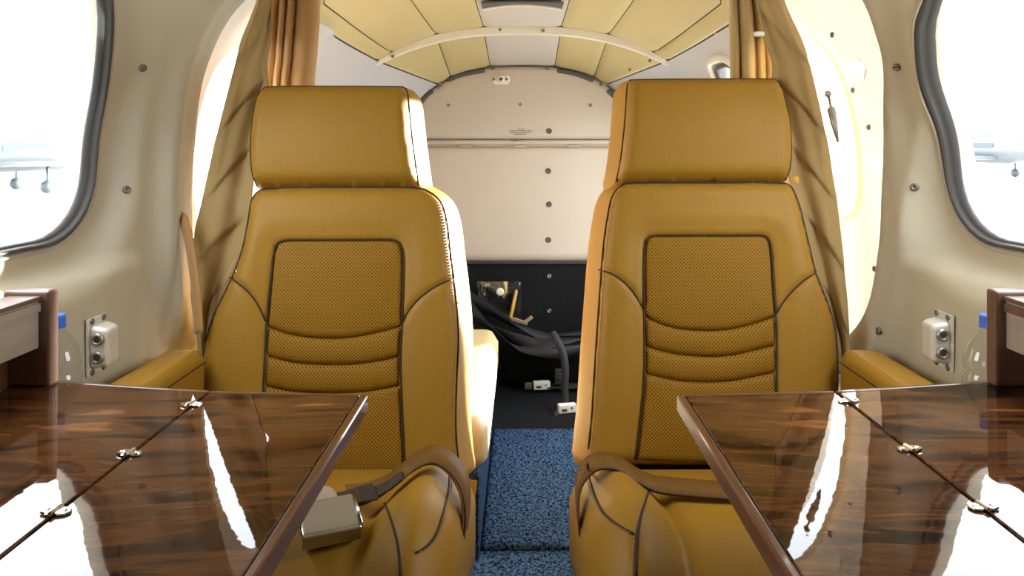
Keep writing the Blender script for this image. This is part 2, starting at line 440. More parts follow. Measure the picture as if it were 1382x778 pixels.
def win_loop(S, y0, y1, ins, step):
    P = np.array(resample(rrect(y0+ins, y1-ins, -.148+ins, .275-ins, .105-ins*.8), step, True))
    P[:, 0] -= S['quad']*np.maximum(P[:, 1]-.05, 0)**2*np.clip((P[:, 0]-y0)/(y1-y0), 0, 1)   # the aft edge leans forward at the top
    return P
def wall_surface(S, V2):
    Y, Z = V2[:, 0], V2[:, 1]
    x = wallX(Y, Z)
    inn = np.zeros(len(Y))
    for w in S['wlines']:
        d = seg_dist(V2, w)
        x = x + .026*(1-smooth(.022, .088, d))
    r = S['rib']
    dr = seg_dist(V2, S['ringline'])
    inn += .016*smooth(.115, .055, dr)+.009*np.exp(-((dr-.062)/.016)**2)
    # sill step
    inn += .013*smooth(-.180, -.195, Z)*(1-smooth(r-.05, r, Y))
    fade = 1-smooth(1.95, 2.1, Y)
    return x-inn*np.where(Y > r+.2, fade, 1)

def wpos(S, Y, Z, off=0.0):
    """world point on the finished wall, off = metres inwards"""
    x = wall_surface(S, np.array([[Y, Z]]))[0]-off
    return Vector((S['s']*x, Y, Z))
def wnormal(S, Y, Z):
    e = .01
    a = wpos(S, Y+e, Z)-wpos(S, Y-e, Z); b = wpos(S, Y, Z+e)-wpos(S, Y, Z-e)
    n = a.cross(b).normalized()
    return n if n.x*S['s'] < 0 else -n
def wray(S, px, py, raw=False):
    """pixel -> (Y,Z) on the wall"""
    d = pray(px, py)
    lo, hi = .3, 2.9
    for _ in range(40):
        m = (lo+hi)/2
        if abs(d.x*m) < (wallX(m, d.z*m) if raw else wall_surface(S, np.array([[m, d.z*m]]))[0]): lo = m
        else: hi = m
    return lo, d.z*lo

win_n = 0
for side, S in SIDES.items():
    s = S['s']
    S['wlines'] = [win_loop(S, y0, y1, 0, .02) for y0, y1 in S['wins']]
    S['ringline'] = resample(catmull([(a, b, 0) for a, b in S['ring']], 8, True), .015, True)[:, :2]
    holes = list(S['wlines'])+[S['ringline']]
    if side == 'right': holes += [resample(W3, .015, True), resample(ADDED_SUN_WINDOW, .015, True)]
    ys = np.concatenate([np.arange(YF, .7, .08), np.arange(.7, YB, .025), [YB]])
    top = [(y, float(zTop(y))) for y in ys[::-1]]
    outer = [(y, FLOOR-.01) for y in ys]+[(YB, z) for z in np.arange(FLOOR+.08, float(zTop(YB)), .05)]+top+[(YF, z) for z in np.arange(float(zTop(YF)), FLOOR+.05, -.08)[1:]]
    outer = np.array(outer)
    g1 = grid_pts(YF, .72, FLOOR, .34, .05, .04, outer, holes, .012)
    g2 = grid_pts(.72, 1.5, FLOOR+.3, .345, .0125, .0125, outer, holes, .006)
    g3 = grid_pts(1.5, YB, FLOOR, .34, .03, .03, outer, holes, .01)
    g4 = grid_pts(.72, 1.5, FLOOR, FLOOR+.3, .04, .04, outer, holes, .01)
    V2, tri, idx = cdt_region(outer, holes, np.vstack([g1, g2, g3, g4]))
    X = wall_surface(S, V2)
    verts = [Vector((s*x, y, z)) for x, (y, z) in zip(X, V2)]
    faces = [tuple(t) for t in tri]
    for L in idx[1:]:          # reveals run outwards
        n = len(L); base = len(verts)
        for i in L:
            v = verts[i]; verts.append(Vector((v.x+s*.045, v.y, v.z)))
        for i in range(n):
            j = (i+1) % n; faces.append((L[i], L[j], base+j, base+i))
    wall = obj('wall_'+side, verts, faces, M['liner'], kind='structure', origin=(s*.62, .5, FLOOR))
    S['wall'] = wall
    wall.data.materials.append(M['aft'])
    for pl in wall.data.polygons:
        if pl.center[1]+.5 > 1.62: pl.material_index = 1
    # near windows
    for (y0, y1), wl in zip(S['wins'], S['wlines']):
        win_n += 1
        w = thing('window_%d' % win_n, wpos(S, (y0+y1)/2, -.15), kind='structure')
        def loop(inset, off):
            L = win_loop(S, y0, y1, inset, .02)
            xs = wall_surface(S, L)
            return [Vector((s*(x-off), y, z)) for x, (y, z) in zip(xs, L)]
        rings = [loop(-.003, .000), loop(-.002, .005), loop(.001, .006), loop(.004, .003), loop(.005, -.004), loop(.007, -.004), loop(.009, -.014)]
        # outer pale lip
        mb = MB()
        p = loop(-.007, .001); p.append(p[0]); mb.tube(p, .0035, 6, False); mb.build('gasket_lip', M['gasket_pale'], w, True)
        mb = MB(); n = min(len(r) for r in rings)
        rr = [[r[int(round(i*len(r)/n)) % len(r)] for i in range(n)] for r in rings]
        vs = [v for r in rr for v in r]; fs = []
        for k in range(len(rr)-1):
            for i in range(n):
                j = (i+1) % n; fs.append((k*n+i, k*n+j, (k+1)*n+j, (k+1)*n+i))
        obj('gasket', vs, fs, M['gasket'], w)
        # pane: two skins so that it is a real slab
        L = win_loop(S, y0, y1, .008, .03)
        V3, tr, ix = cdt_region(L, [], grid_pts(y0-.1, y1+.1, -.148, .275, .06, .06, L, [], .02))
        xs = wallX(V3[:, 0], V3[:, 1])+.038
        a = [Vector((s*x, y, z)) for x, (y, z) in zip(xs, V3)]
        obj('pane', a, [tuple(t) for t in tr], M['pane'], w)
    # milky surround panel with its own pane
    win_n += 1
    w = thing('window_%d' % win_n, wpos(S, S['ringline'][:, 0].mean(), -.37), kind='structure')
    h = S['hole']; H = resample(rrect(h[0], h[1], h[2], h[3], .07), .015, True)
    R = S['ringline']
    V3, tr, ix = cdt_region(R, [H], grid_pts(R[:, 0].min(), R[:, 0].max(), R[:, 1].min(), R[:, 1].max(), .008, .008, R, [H], .004))
    xs = wallX(V3[:, 0], V3[:, 1])+.020+.010*smooth(.0, .05, seg_dist(V3, R))
    if side == 'right':
        for px, py, rad in ((1158, 222, .030), (1128, 92, .026)):
            cy, cz = wray(S, px, py, True)
            dd = np.hypot((V3[:, 0]-cy)*.75, V3[:, 1]-cz)
            xs = xs+np.where(dd < rad, .036*np.sqrt(np.maximum(1-(dd/rad)**2, 0)), 0)
    vs = [Vector((s*x, y, z)) for x, (y, z) in zip(xs, V3)]; fs = [tuple(t) for t in tr]
    L = ix[1]; base = len(vs)
    for i in L: vs.append(vs[i]+Vector((s*.03, 0, 0)))
    for i in range(len(L)):
        j = (i+1) % len(L); fs.append((L[i], L[j], base+j, base+i))
    sur = obj('window_surround', vs, fs, M['surround'], w)
    V4, tr, ix = cdt_region(H, [], grid_pts(h[0], h[1], h[2], h[3], .05, .05, H, [], .02))
    xs = wallX(V4[:, 0], V4[:, 1])+.045
    obj('pane', [Vector((s*x, y, z)) for x, (y, z) in zip(xs, V4)], [tuple(t) for t in tr], M['pane'], w)
    pix = [(283, 116), (262, 252)] if side == 'left' else [(1104, 47), (1132, 122), (1153, 172), (1161, 363)]
    for px, py in pix:
        y, z = wray(S, px, py, True); nn = Vector((-s, 0, 0))
        put('screw', screw_me, Vector((s*(float(wallX(y, z))+.026), y, z)), w, nn.to_track_quat('Z', 'Y'), (.8, .8, .8))
    # screws in the lining
    pix = [(192, 92), (170, 256)] if side == 'left' else [(1211, 91), (1235, 253), (1186, 447)]
    for px, py in pix:
        y, z = wray(S, px, py); nn = wnormal(S, y, z)
        put('screw', screw_me, wpos(S, y, z, .001), wall, nn.to_track_quat('Z', 'Y'))
    if side == 'right':
        for y0, y1, z0, z1 in ((2.20, 2.74, -.62, .16), (1.88, 2.10, -.62, .215)):  # first one is added and unseen, second lengthened downwards, both to admit sun
            win_n += 1
            w = thing('window_%d' % win_n, Vector((.62, (y0+y1)/2, z0)), kind='structure')
            for nm, ins, off, rad, mt in (('window_frame', -.012, .004, .012, M['trim']), ('gasket', .006, .0, .008, M['gasket'])):
                L = resample(rrect(y0+ins, y1-ins, z0+ins, z1-ins, .075-ins*.5), .015, True)
                p = [Vector((float(wallX(y, z))-off, y, z)) for y, z in L]; p.append(p[0])
                MB().tube(p, rad, 8, False).build(nm, mt, w, True)
            L = resample(rrect(y0, y1, z0, z1, .075), .03, True)
            V4, tr, ix = cdt_region(L, [], grid_pts(y0, y1, z0, z1, .05, .05, L, [], .02))
            obj('pane', [Vector((float(wallX(y, z))+.03, y, z)) for y, z in V4], [tuple(t) for t in tr], M['pane'], w)
        # yellow pull tab above that window
        p = pt(975, 37, 1.86)
        mb = MB(); mb.strip(catmull([p+Vector((.022, 0, .012)), p+Vector((.008, 0, .008)), p+Vector((-.010, 0, -.004)), p+Vector((-.022, 0, -.012))], 4), (0, .3, 1), .026, .003)
        mb.build('pull_tab', M['yellow'], w, True)
        # thin grey strut seen in the opening
        a, b = pt(1118, 128, 1.395), pt(1131, 192, 1.37)
        mb = MB(); mb.tube([a, a.lerp(b, .25), a.lerp(b, .3), a.lerp(b, .6), b], [.0025, .0025, .0075, .0065, .002], 10); mb.lathe(a, (b-a), [(.004, -.008), (.006, -.004), (.006, .002), (.003, .004)], 10)
        mb.build('strut', M['buckle'], SIDES['right']['wall'], True)

# ------------------------------------------------------------------ ceiling
ys = np.r_[np.linspace(YF, 1.4, 24), np.linspace(1.45, YB, 40)]
vs = []; fs = []; NX = 33
for y in ys:
    xb = float(wallX(y, zTop(y)))+.022
    for k in range(NX):
        x = -xb+2*xb*k/(NX-1); vs.append(Vector((x, y, float(ceilZ(y, x))+.010)))
for i in range(len(ys)-1):
    for k in range(NX-1): fs.append((i*NX+k, i*NX+k+1, (i+1)*NX+k+1, (i+1)*NX+k))
ceiling = obj('ceiling', vs, fs, M['gap'], kind='structure', origin=(0, 1, .4))
def liner_panel(name, fx0, fx1, y0, y1, m, nx=9, ny=40):
    vs = []; fs = []
    for i in range(ny+1):
        y = y0+(y1-y0)*i/ny
        for k in range(nx+1):
            u = k/nx; x = fx0(y)+(fx1(y)-fx0(y))*u
            e = min(u, 1-u)*(fx1(y)-fx0(y)); e2 = min(i, ny-i)/ny*(y1-y0)
            dip = .006*math.exp(-e/.004)+.006*math.exp(-e2/.004)
            # keep a fine shadow gap between neighbours
            if k == 0: x += .0012
            if k == nx: x -= .0012
            vs.append(Vector((x, y, float(ceilZ(y, x))-.002+dip)))
    n = nx+1
    for i in range(ny):
        for k in range(nx): fs.append((i*n+k, i*n+k+1, (i+1)*n+k+1, (i+1)*n+k))
    return obj(name, vs, fs, m, ceiling)
XB = lambda y: float(wallX(y, zTop(y)))
fr = [.27, .60, .915, 1.0]
def edge(sg, f): return lambda y: sg*f*XB(y)
liner_panel('centre_strip', edge(-1, .27), edge(1, .27), YF, 2.395, M['strip'])
for sg in (-1, 1):
    for a, b in zip(fr[:-1], fr[1:]):
        liner_panel('headliner_panel', edge(sg, a if sg > 0 else b), edge(sg, b if sg > 0 else a), YF, 2.395, M['headliner'])
redge = [lambda y: .126, lambda y: .28, lambda y: XB(y)]
liner_panel('centre_strip', lambda y: -.126, lambda y: .126, 2.405, YB, M['strip'], 9, 14)
for sg in (-1, 1):
    for a, b in zip(redge[:-1], redge[1:]):
        if sg > 0: liner_panel('headliner_panel', a, b, 2.405, YB, M['headliner'], 9, 14)
        else: liner_panel('headliner_panel', (lambda b: lambda y: -b(y))(b), (lambda a: lambda y: -a(y))(a), 2.405, YB, M['headliner'], 9, 14)
# the vent in the centre strip
vy = 2.06; vs = []; fs = []
for i in range(17):
    u = i/16; x = -.112+.224*u; z = float(ceilZ(vy, x))-.004
    vs += [Vector((x, vy-.05, z)), Vector((x, vy+.035-.05*4*u*(1-u), z)), Vector((x, vy-.05, z-.004)), Vector((x, vy+.035-.05*4*u*(1-u), z-.004))]
for i in range(16):
    a = i*4; b = a+4
    fs += [(a, a+1, b+1, b), (a+2, b+2, b+3, a+3), (a+1, a+3, b+3, b+1), (a, b, b+2, a+2)]
vent = obj('air_vent', vs, fs, M['slot'], ceiling, smooth=False)
mb = MB(); mb.strip([Vector((x, vy+.060-.05*(1-(x/.112)**2), float(ceilZ(vy, x))-.006)) for x in np.linspace(-.112, .112, 15)], (0, 1, 0), .012, .004); mb.build('vent_lip', M['trim'], vent)

# arch frame
N = 48; vs = []; fs = []
yA = 2.40; xb = XB(yA)+.012
for k in range(N+1):
    x = -xb+2*xb*k/N; z = float(ceilZ(yA, x)); e = .002
    nx_ = float(ceilZ(yA, x-e)-ceilZ(yA, x+e)); nn = Vector((nx_, 0, 2*e)).normalized()
    o = Vector((x, yA, z))+nn*.006; i_ = Vector((x, yA, z))-nn*(.001+.019*(1-abs(x/xb)**6))
    vs += [o+Vector((0, -.012, 0)), i_+Vector((0, -.009, 0)), i_+Vector((0, .02, 0)), o+Vector((0, .02, 0))]
for k in range(N):
    a = k*4; b = a+4
    for q in range(4): fs.append((a+q, a+(q+1) % 4, b+(q+1) % 4, b+q))
arch = obj('trim_1', vs, fs, M['trim'], smooth=False, kind='structure')
bevel(arch, .003)
for px, py in ((675, 40), (733, 41), (530, 76), (877, 82), (850, 94)):
    put('screw', screw_me, pt(px, py, yA-.0125), arch, Vector((0, -1, 0)).to_track_quat('Z', 'Y'), (.8, .8, .8))

# ------------------------------------------------------------------ rear bulkhead
def archpoly(z0, z1, inset=0.0):
    P = []
    a, b = .469-inset, .402-inset
    zs = np.linspace(z0, min(z1, ZC), 8) if z0 < ZC else []
    if z1 <= ZC: return [(a, z0), (a, z1), (-a, z1), (-a, z0)]
    if z0 < ZC: right = [(a, z0)]; th0 = 0.0
    else: right = []; th0 = math.asin(min(1, ((z0-ZC)/b)**(NP/2)))
    for t in np.linspace(th0, math.pi-th0, 60):
        c, s_ = math.cos(t), math.sin(t)
        right.append((a*math.copysign(abs(c)**(2/NP), c), ZC+b*abs(s_)**(2/NP)))
    if z0 < ZC: right.append((-a, z0))
    return right
def bplace(Y0): return lambda u, v, w: Vector((u, Y0-w, v))
yb = YB-.03
back = obj('wall_rear', [Vector((x, YB, z)) for x, z in archpoly(FLOOR-.01, .4, -.03)], [tuple(range(len(archpoly(FLOOR-.01, .4, -.03))))], M['bulk'], smooth=False, kind='structure')
rnd = lambda r: (lambda u, v, d: np.where(d < r, np.sqrt(np.maximum(r*r-(r-d)**2, 0))-r, 0))
v, f = pillow(archpoly(.0165, .4, .002), bplace(yb), rnd(.004), .028, .016)
up = obj('upper_panel', v, f, M['bulk'], back)
v, f = pillow([(.468, .014), (-.468, .014), (-.468, -.003), (.468, -.003)], bplace(yb-.008), rnd(.004), .036, .01)
rail = obj('panel_rail', v, f, M['bulk'], back)
v, f = pillow([(.466, -.012), (-.466, -.012), (-.468, -.456), (.468, -.456)], bplace(yb), rnd(.004), .028, .02)
low = obj('lower_panel', v, f, M['bulk'], back)
mb = MB(); mb.box((0, yb+.008, -.0075), (.93, .02, .008)); mb.build('shadow_gap', M['stick'], back)
for px in (628, 702, 775):
    p = pt(px, 197.5, yb-.008); mb = MB(); mb.box(p, (.045, .008, .006)); bevel(mb.build('clip', M['bulk'], rail), .002)
v, f = pillow([(.466, -.462), (-.466, -.462), (-.466, FLOOR), (.466, FLOOR)], bplace(yb-.004), rnd(.006), .03, .02)
kick = obj('carpet_panel', v, f, M['blackcarpet_and_shade'], back)
mb = MB(); mb.box((0, yb-.004, -.459), (.93, .016, .010)); mb.build('edge_strip', M['gap'], back)
face = Vector((0, -1, 0)).to_track_quat('Z', 'Y')
for px, py in ((741, 177), (740, 231), (741, 276), (740, 324)):
    put('stud', stud_me, pt(px, py, yb-.0005), up if py < 190 else low, face)
for px, py in ((605, 142), (702, 141), (797, 142), (594, 113), (665, 92), (739, 92), (811, 114)):
    put('screw', screw_me, pt(px, py, yb-.0005), up, face, (1, 1, 1))
for px, py in ((741, 373), (741, 420)):
    put('stud', screw_me, pt(px, py, yb-.005), kick, face, (1.3, 1.3, 1.3))
for P in (((604, 108), (622, 101), (640, 97), (654, 95)), ((752, 95), (770, 98), (787, 103), (801, 109)), ((565, 143), (571, 134), (577, 127), (584, 122)), ((820, 122), (827, 128), (833, 135), (838, 143))):
    path = catmull([pt(a, b, yb-.001) for a, b in P], 5)
    mb = MB(); n = len(path)
    mb.tube([path[0]]+path+[path[-1]], [.002]+[.0065]+[.0095]*(n-2)+[.0065]+[.002], 10)
    c = Vector((0, 0, 0))
    for q in mb.v: q.y = yb+(q.y-yb)*.35
    mb.build('slot', M['slot'], up, True)
# jack plate
p = pt(676, 107, yb)
v, f = pillow([(p.x+a, p.z+b) for a, b in rrect(-.036, .036, -.020, .020, .018)], bplace(yb-.004), rnd(.003), .004, .006)
jk = obj('jack_plate', v, f, M['plastic'], up)
MB().lathe(p+Vector((0, -.004, 0)), (0, -1, 0), [(.016, 0), (.016, .006), (.011, .012), (.007, .012), (.0065, .002)], 18).build('jack_ring', M['plastic'], jk, True)
MB().lathe(p+Vector((0, -.004, 0)), (0, -1, 0), [(.0066, 0), (.0066, .009)], 14).build('jack_hole', M['jack'], jk)
for dx in (-.027, .023): put('screw', screw_me, p+Vector((dx, -.0045, 0)), jk, face, (.8, .8, .8))
# placard print too fine to read: rows of short dark marks
def print_rows(name, rows, place, parent, h=.0038, seed=3):
    rg = random.Random(seed); mb = MB()
    for x0, x1, z in rows:
        x = x0
        while x < x1:
            w = rg.uniform(.002, .006); w = min(w, x1-x)
            mb.add([place(x, z), place(x+w, z), place(x+w, z+h*rg.uniform(.7, 1)), place(x, z+h*rg.uniform(.7, 1))], [(0, 1, 2, 3)])
            x += w+rg.uniform(.001, .004)
    return mb.build(name, M['ink'], parent)
def bm(px0, px1, py): a, b = pt(px0, py, yb-.0012), pt(px1, py, yb-.0012); return (a.x, b.x, a.z-.002)
print_rows('placard_print', [bm(699, 707, 174), bm(688, 718, 176.5), bm(688, 717, 179), bm(694, 710, 181.3)], lambda x, z: Vector((x, yb-.0012, z)), up)
print_rows('placard_print', [bm(689, 711, 188.6), bm(690, 700, 190.2)], lambda x, z: Vector((x, yb-.0095, z)), rail, seed=5)

# ------------------------------------------------------------------ floor
mb = MB(); mb.box((0, (YF+YB)/2, FLOOR-.02), (1.36, YB-YF, .04)); floor = mb.build('floor', M['blue'], kind='structure', origin=(0, .5, FLOOR-.04))
mb = MB(); mb.box((0, 2.60, FLOOR+.001), (1.24, .58, .004)); mb.build('rear_carpet_shade', M['blackcarpet_and_shade'], floor)  # black stands in for the shade over the rear floor
def carpet(name, x0, x1, y0, y1, z, m, res, amp, parent=None, **kw):
    nx, ny = int((x1-x0)/res), int((y1-y0)/res); rg = np.random.RandomState(4)
    vs = []; fs = []
    J = rg.uniform(0, 1, (ny+1, nx+1))
    for i in range(ny+1):
        for k in range(nx+1):
            e = min(i, ny-i, k, nx-k); edge_ = min(1, e/4)
            vs.append(Vector((x0+res*k+rg.uniform(-1, 1)*res*.3, y0+res*i+rg.uniform(-1, 1)*res*.3, z-.008*(1-math.sqrt(1-(1-edge_)**2))+amp*(J[i, k]**2))))
    n = nx+1
    for i in range(ny):
        for k in range(nx): fs.append((i*n+k, i*n+k+1, (i+1)*n+k+1, (i+1)*n+k))
    # skirt
    b = len(vs); loop = [k for k in range(n)]+[i*n+nx for i in range(1, ny+1)]+[ny*n+k for k in range(nx-1, -1, -1)]+[i*n for i in range(ny-1, 0, -1)]
    for q in loop: w = vs[q]; vs.append(Vector((w.x, w.y, FLOOR+.0005)))
    for i in range(len(loop)):
        j = (i+1) % len(loop); fs.append((loop[j], loop[i], b+i, b+j))
    return obj(name, vs, fs, m, parent, **kw)
carpet('carpet_mat', -.093, .19, 1.665, 2.35, FLOOR+.012, M['blue'], .0042, .0042, label='blue looped carpet mat lying along the aisle behind the two tan seats', cat='mat')
carpet('near_carpet', -.30, .30, 1.2, 1.655, FLOOR+.004, M['blue'], .0055, .0042, floor)
# unseen dark divider, set close behind the camera to cut fill light
mb = MB()
mb.box((0, YF, -.25), (1.36, .03, 1.40))
mb.build('wall_front_light_block', M['cabinet_dark'], kind='structure')

# ------------------------------------------------------------------ outside: the apron seen through the panes
APR = FLOOR-.75
apron_m = mat('pale_concrete_apron', (0.50, 0.50, 0.48), 0.9, noise=(.35, .5), col2=(0.56, 0.56, 0.54))
mb = MB(); mb.box((0, 0, APR-.1), (240, 240, .2)); mb.build('apron', apron_m, kind='structure', origin=(0, 0, APR-.2))
tree_m = mat('hazy_tree_green', (0.055, 0.07, 0.074), 0.9, noise=(.8, .5), col2=(0.085, 0.10, 0.105))
for sg, nm in ((-1, 'tree row beyond the apron outside the windows over the silver belt buckle'), (1, 'tree row beyond the apron outside the windows by the blank seat')):
    rg = random.Random(11+sg); vs = []; fs = []
    n = 150
    for i in range(n+1):
        y = -60+330*i/n; x = sg*(78+rg.uniform(-2, 2)); t = rg.uniform(2.2, 4.6)
        for k, (dx, z) in enumerate(((0, -.1), (-1.2*sg, .5), (-.9*sg, .8), (.6*sg, 1.0), (2.5*sg, .7), (3*sg, -.1))):
            vs.append(Vector((x+dx+rg.uniform(-.5, .5), y, APR+t*z)))
    for i in range(n):
        for k in range(5): fs.append((i*6+k, i*6+k+1, (i+1)*6+k+1, (i+1)*6+k))
    obj('tree_row', vs, fs, tree_m, kind='stuff', label=nm, cat='trees')
plane_w = mat('pale_aircraft_paint', (.09, .10, .105), .3); plane_g = mat('blue_grey_stripe', (.055, .07, .08), .4)
def parked(loc, rz, label):
    loc = Vector(loc); root = thing('parked_airplane', loc, label, 'airplane', 'airplanes parked on the apron')
    R = Matrix.Rotation(rz, 3, 'Z'); T = lambda v: loc+R @ Vector(v)
    def add(name, mb, m, par=root, sm=True): mb.v = [T(v) for v in mb.v]; return mb.build(name, m, par, sm)
    prof = [(-3.2, .12, 1.15), (-2.9, .42, 1.15), (-2.0, .55, 1.2), (-.8, .62, 1.3), (.6, .62, 1.3), (2.2, .42, 1.3), (4.2, .16, 1.4)]
    mb = MB(); mb.tube([(x, 0, z) for x, r, z in prof], [r for x, r, z in prof], 14); body = add('fuselage', mb, plane_w)
    mb = MB(); mb.hexa([(-1.4, -5, 1.05), (-.2, -5, 1.05), (.5, 0, .85), (-1.5, 0, .85), (-1.35, -5, 1.14), (-.25, -5, 1.14), (.5, 0, 1.05), (-1.5, 0, 1.05)]); mb.hexa([(-1.5, 0, .85), (.5, 0, .85), (-.2, 5, 1.05), (-1.4, 5, 1.05), (-1.5, 0, 1.05), (.5, 0, 1.05), (-.25, 5, 1.14), (-1.35, 5, 1.14)]); add('wing', mb, plane_w, sm=False)
    mb = MB(); mb.hexa([(3.3, -.05, 1.4), (4.3, -.05, 1.4), (4.3, .05, 1.4), (3.3, .05, 1.4), (4.0, -.03, 2.7), (4.6, -.03, 2.7), (4.6, .03, 2.7), (4.0, .03, 2.7)]); add('tail_fin', mb, plane_g, sm=False)
    mb = MB(); mb.box((4.2, 0, 1.45), (.7, 3.0, .06)); add('tailplane', mb, plane_w, sm=False)
    for i, y in enumerate((-.60, .60)):
        mb = MB(); mb.box((-.45, y*.98, 1.55), (1.5, .03, .34)); add('cabin_window', mb, plane_g, body, False)
    for x, y in ((-2.3, 0), (-.2, -1.6), (-.2, 1.6)):
        mb = MB(); mb.tube([(x, y, .9), (x, y, .2)], .05, 8); g = add('gear_leg', mb, plane_g)
        mb = MB(); mb.lathe((x, y-.08, .22), (0, 1, 0), [(.2, 0), (.22, .04), (.22, .12), (.2, .16)], 14); add('wheel', mb, plane_g, g)
    return root
parked((-17, 26, APR), math.radians(50), 'pale light airplane parked on the apron outside the window beside the silver-buckle seat')
parked((-29, 47, APR), math.radians(80), 'pale light airplane parked farther off, near the tree row')
parked((23, 36, APR), math.radians(-70), 'pale light airplane parked on the apron outside the window beside the flat-belt seat')

# sky portals in the openings (they give off no light themselves, they only guide sampling)
def portal(c, sx, sz, s, ylen):
    L = bpy.data.lights.new('sky_portal', 'AREA'); L.shape = 'RECTANGLE'; L.size = ylen; L.size_y = sz
    L.cycles.is_portal = True
    o = bpy.data.objects.new('sky_portal', L); C.objects.link(o); o.location = c
    o.rotation_mode = 'QUATERNION'; o.rotation_quaternion = Matrix(((0, 0, s), (s, 0, 0), (0, 1, 0))).to_quaternion()
for side, S in SIDES.items():
    s = S['s']
    for y0, y1 in S['wins']: portal((s*.72, (y0+y1)/2, .065), 0, .46, s, y1-y0+.04)
    R = S['ringline']; portal((s*.72, (R[:, 0].min()+R[:, 0].max())/2, -.03), 0, .74, s, R[:, 0].max()-R[:, 0].min()+.03)
    if side == 'right':
        portal((s*.70, 1.96, -.20), 0, .86, s, .32); portal((s*.70, 2.47, -.23), 0, .82, s, .56)
# ------------------------------------------------------------------ seats
REC = math.radians(12.4)
class Frame:
    def __init__(s, xc):
        s.O = Vector((xc, 1.25, -.55)); s.v = Vector((0, math.sin(REC), math.cos(REC))); s.w = Vector((0, -math.cos(REC), math.sin(REC)))
    def uv(s, px, py, w0=0.0):
        d = pray(px, py); t = ((s.O+s.w*w0).dot(s.w))/d.dot(s.w); p = d*t-s.O
        return (p.x, p.dot(s.v))
    def place(s, u, v, w): return s.O+Vector((u, 0, 0))+s.v*float(v)+s.w*float(w)
def smooth_px(P, per=5, closed=False): return [(p.x, p.y) for p in catmull([(a, b, 0) for a, b in P], per, closed)]
def round_edge(d, r): return np.where(d < r, np.sqrt(np.maximum(r*r-(r-np.minimum(d, r))**2, 0))-r, 0.0)

SEATS = {
 'L': dict(xc=-.33, s=-1,
  back=[(268,648),(262,580),(264,520),(272,462),(284,424),(308,374),(322,335),(330,295),(335,268),(348,254),(370,251),(450,250),(555,250.5),(580,256),(597,272),(605,300),(609,335),(614,375),(619,425),(620.5,465),(618,520),(617,575),(620,620),(624,648)],
  head=[(339,248),(334,230),(334,200),(337,165),(343,133),(350,118),(364,113.5),(450,113),(530,113.5),(543,115),(548,122),(551,145),(555,185),(559,220),(562,247)],
  EL=[(388,323.5),(374,328),(368.5,343),(366,365),(362,405),(359,440),(357,480),(355,521),(354,560),(356,640)],
  ER=[(526,323),(539,328),(544,342),(545,365),(544,400),(542,440),(540,481),(541,521),(543,570),(547,640)],
  lines=[[(359,440),(385,450),(420,456),(460,457),(500,451),(542,440)],[(357,480),(390,489),(430,493),(470,493),(510,488),(540,481)],[(355,521),(390,529),(440,532),(490,530),(541,521)],[(356,640),(450,643),(547,640)]],
  arcs=[[(306,374),(322,383),(337,396),(349,414),(357,434)],[(543,436),(551,420),(566,403),(588,387),(614,375)]],
  cs1=[(606,640),(606,655),(601,680),(592,712),(580,735),(560,748)], cs2=[(519,680),(527,700),(536,732),(540,760),(541,779)]),
 'R': dict(xc=.32, s=1,
  back=[(790,632),(794,590),(797,560),(802,478),(806,420),(810,364),(813,330),(817,300),(824,266),(838,248),(865,243.5),(960,243),(1045,243),(1069,247),(1081,268),(1090,300),(1106,366),(1122,408),(1132,440),(1135,470),(1136,520),(1134,580),(1130,634)],
  head=[(834,242),(838,222),(842,190),(845,155),(848,115),(851,107),(860,104),(950,103),(1040,103),(1053,106),(1062,130),(1069,165),(1072,200),(1072,225),(1067,240)],
  EL=[(886,317.5),(874,321),(869.5,336),(869,380),(870,427),(870,467),(869.5,504),(867,540),(858,622)],
  ER=[(1026,317),(1037,321),(1042,340),(1045,385),(1048,427),(1049,466),(1049,503),(1050,545),(1052,622)],
  lines=[[(870,427),(900,440),(935,446),(975,446),(1012,439),(1048,427)],[(870,467),(905,477),(950,482),(990,480),(1049,466)],[(869.5,504),(910,514),(950,517),(990,515),(1049,503)],[(858,622),(950,626),(1052,622)]],
  arcs=[[(809,364),(826,370),(843,382),(858,399),(869,418)],[(1049,424),(1057,409),(1070,392),(1087,377),(1107,366)]],
  cs1=[(793,627),(798,655),(810,686),(830,707),(856,722)], cs2=[(879,655),(870,680),(863,706),(859,740),(858,779)]),
}
LAB = {'L': 'tan leather cabin seat with a silver belt buckle lying on its cushion',
       'R': 'tan leather cabin seat with only a belt strap laid flat across its cushion'}

def cushion_h(s, X, Y, d=None):
    q = np.abs(X)-.078
    Z = -.548+.20*(1.25-Y)
    Z = Z+.040*np.exp(-((q-.058)/.042)**2)*smooth(1.24, 1.10, Y)
    Z = Z+.03*np.exp(-((q-.37)/.05)**2)*smooth(1.24, 1.10, Y)
    Z = Z-.012*np.exp(-((q-.122)/.012)**2)*smooth(1.2, 1.1, Y)
    Z = Z-.55*np.maximum(0.955-Y, 0)**1.5*3.2
    if d is not None: Z = Z+round_edge(d, .05)
    return Z
def cushion_outline(s):
    P = rrect(.078, .50, .80, 1.285, .055)
    return [(s*a, b) for a, b in P]
def cushion_hit(s, px, py):
    d = pray(px, py); out = np.array(cushion_outline(s))
    for Y in np.arange(.70, 1.30, .002):
        p = d*Y
        if not inside([(p.x, Y)], out)[0]: continue
        dd = seg_dist([(p.x, Y)], out)
        if p.z <= cushion_h(s, np.array([p.x]), np.array([Y]), dd)[0]: return p
    return d*1.0

def stitches(path, name, parent, step=.0056, ln=.0034, r=.0010):
    P = resample(path, step); mb = MB()
    for i in range(len(P)-1):
        a = Vector(P[i]); b = Vector(P[i+1]); t = (b-a).normalized()
        mb.tube([a, a+t*ln], r, 4)
    o = mb.build(name, M['thread'], parent); o['kind'] = 'stuff'; return o

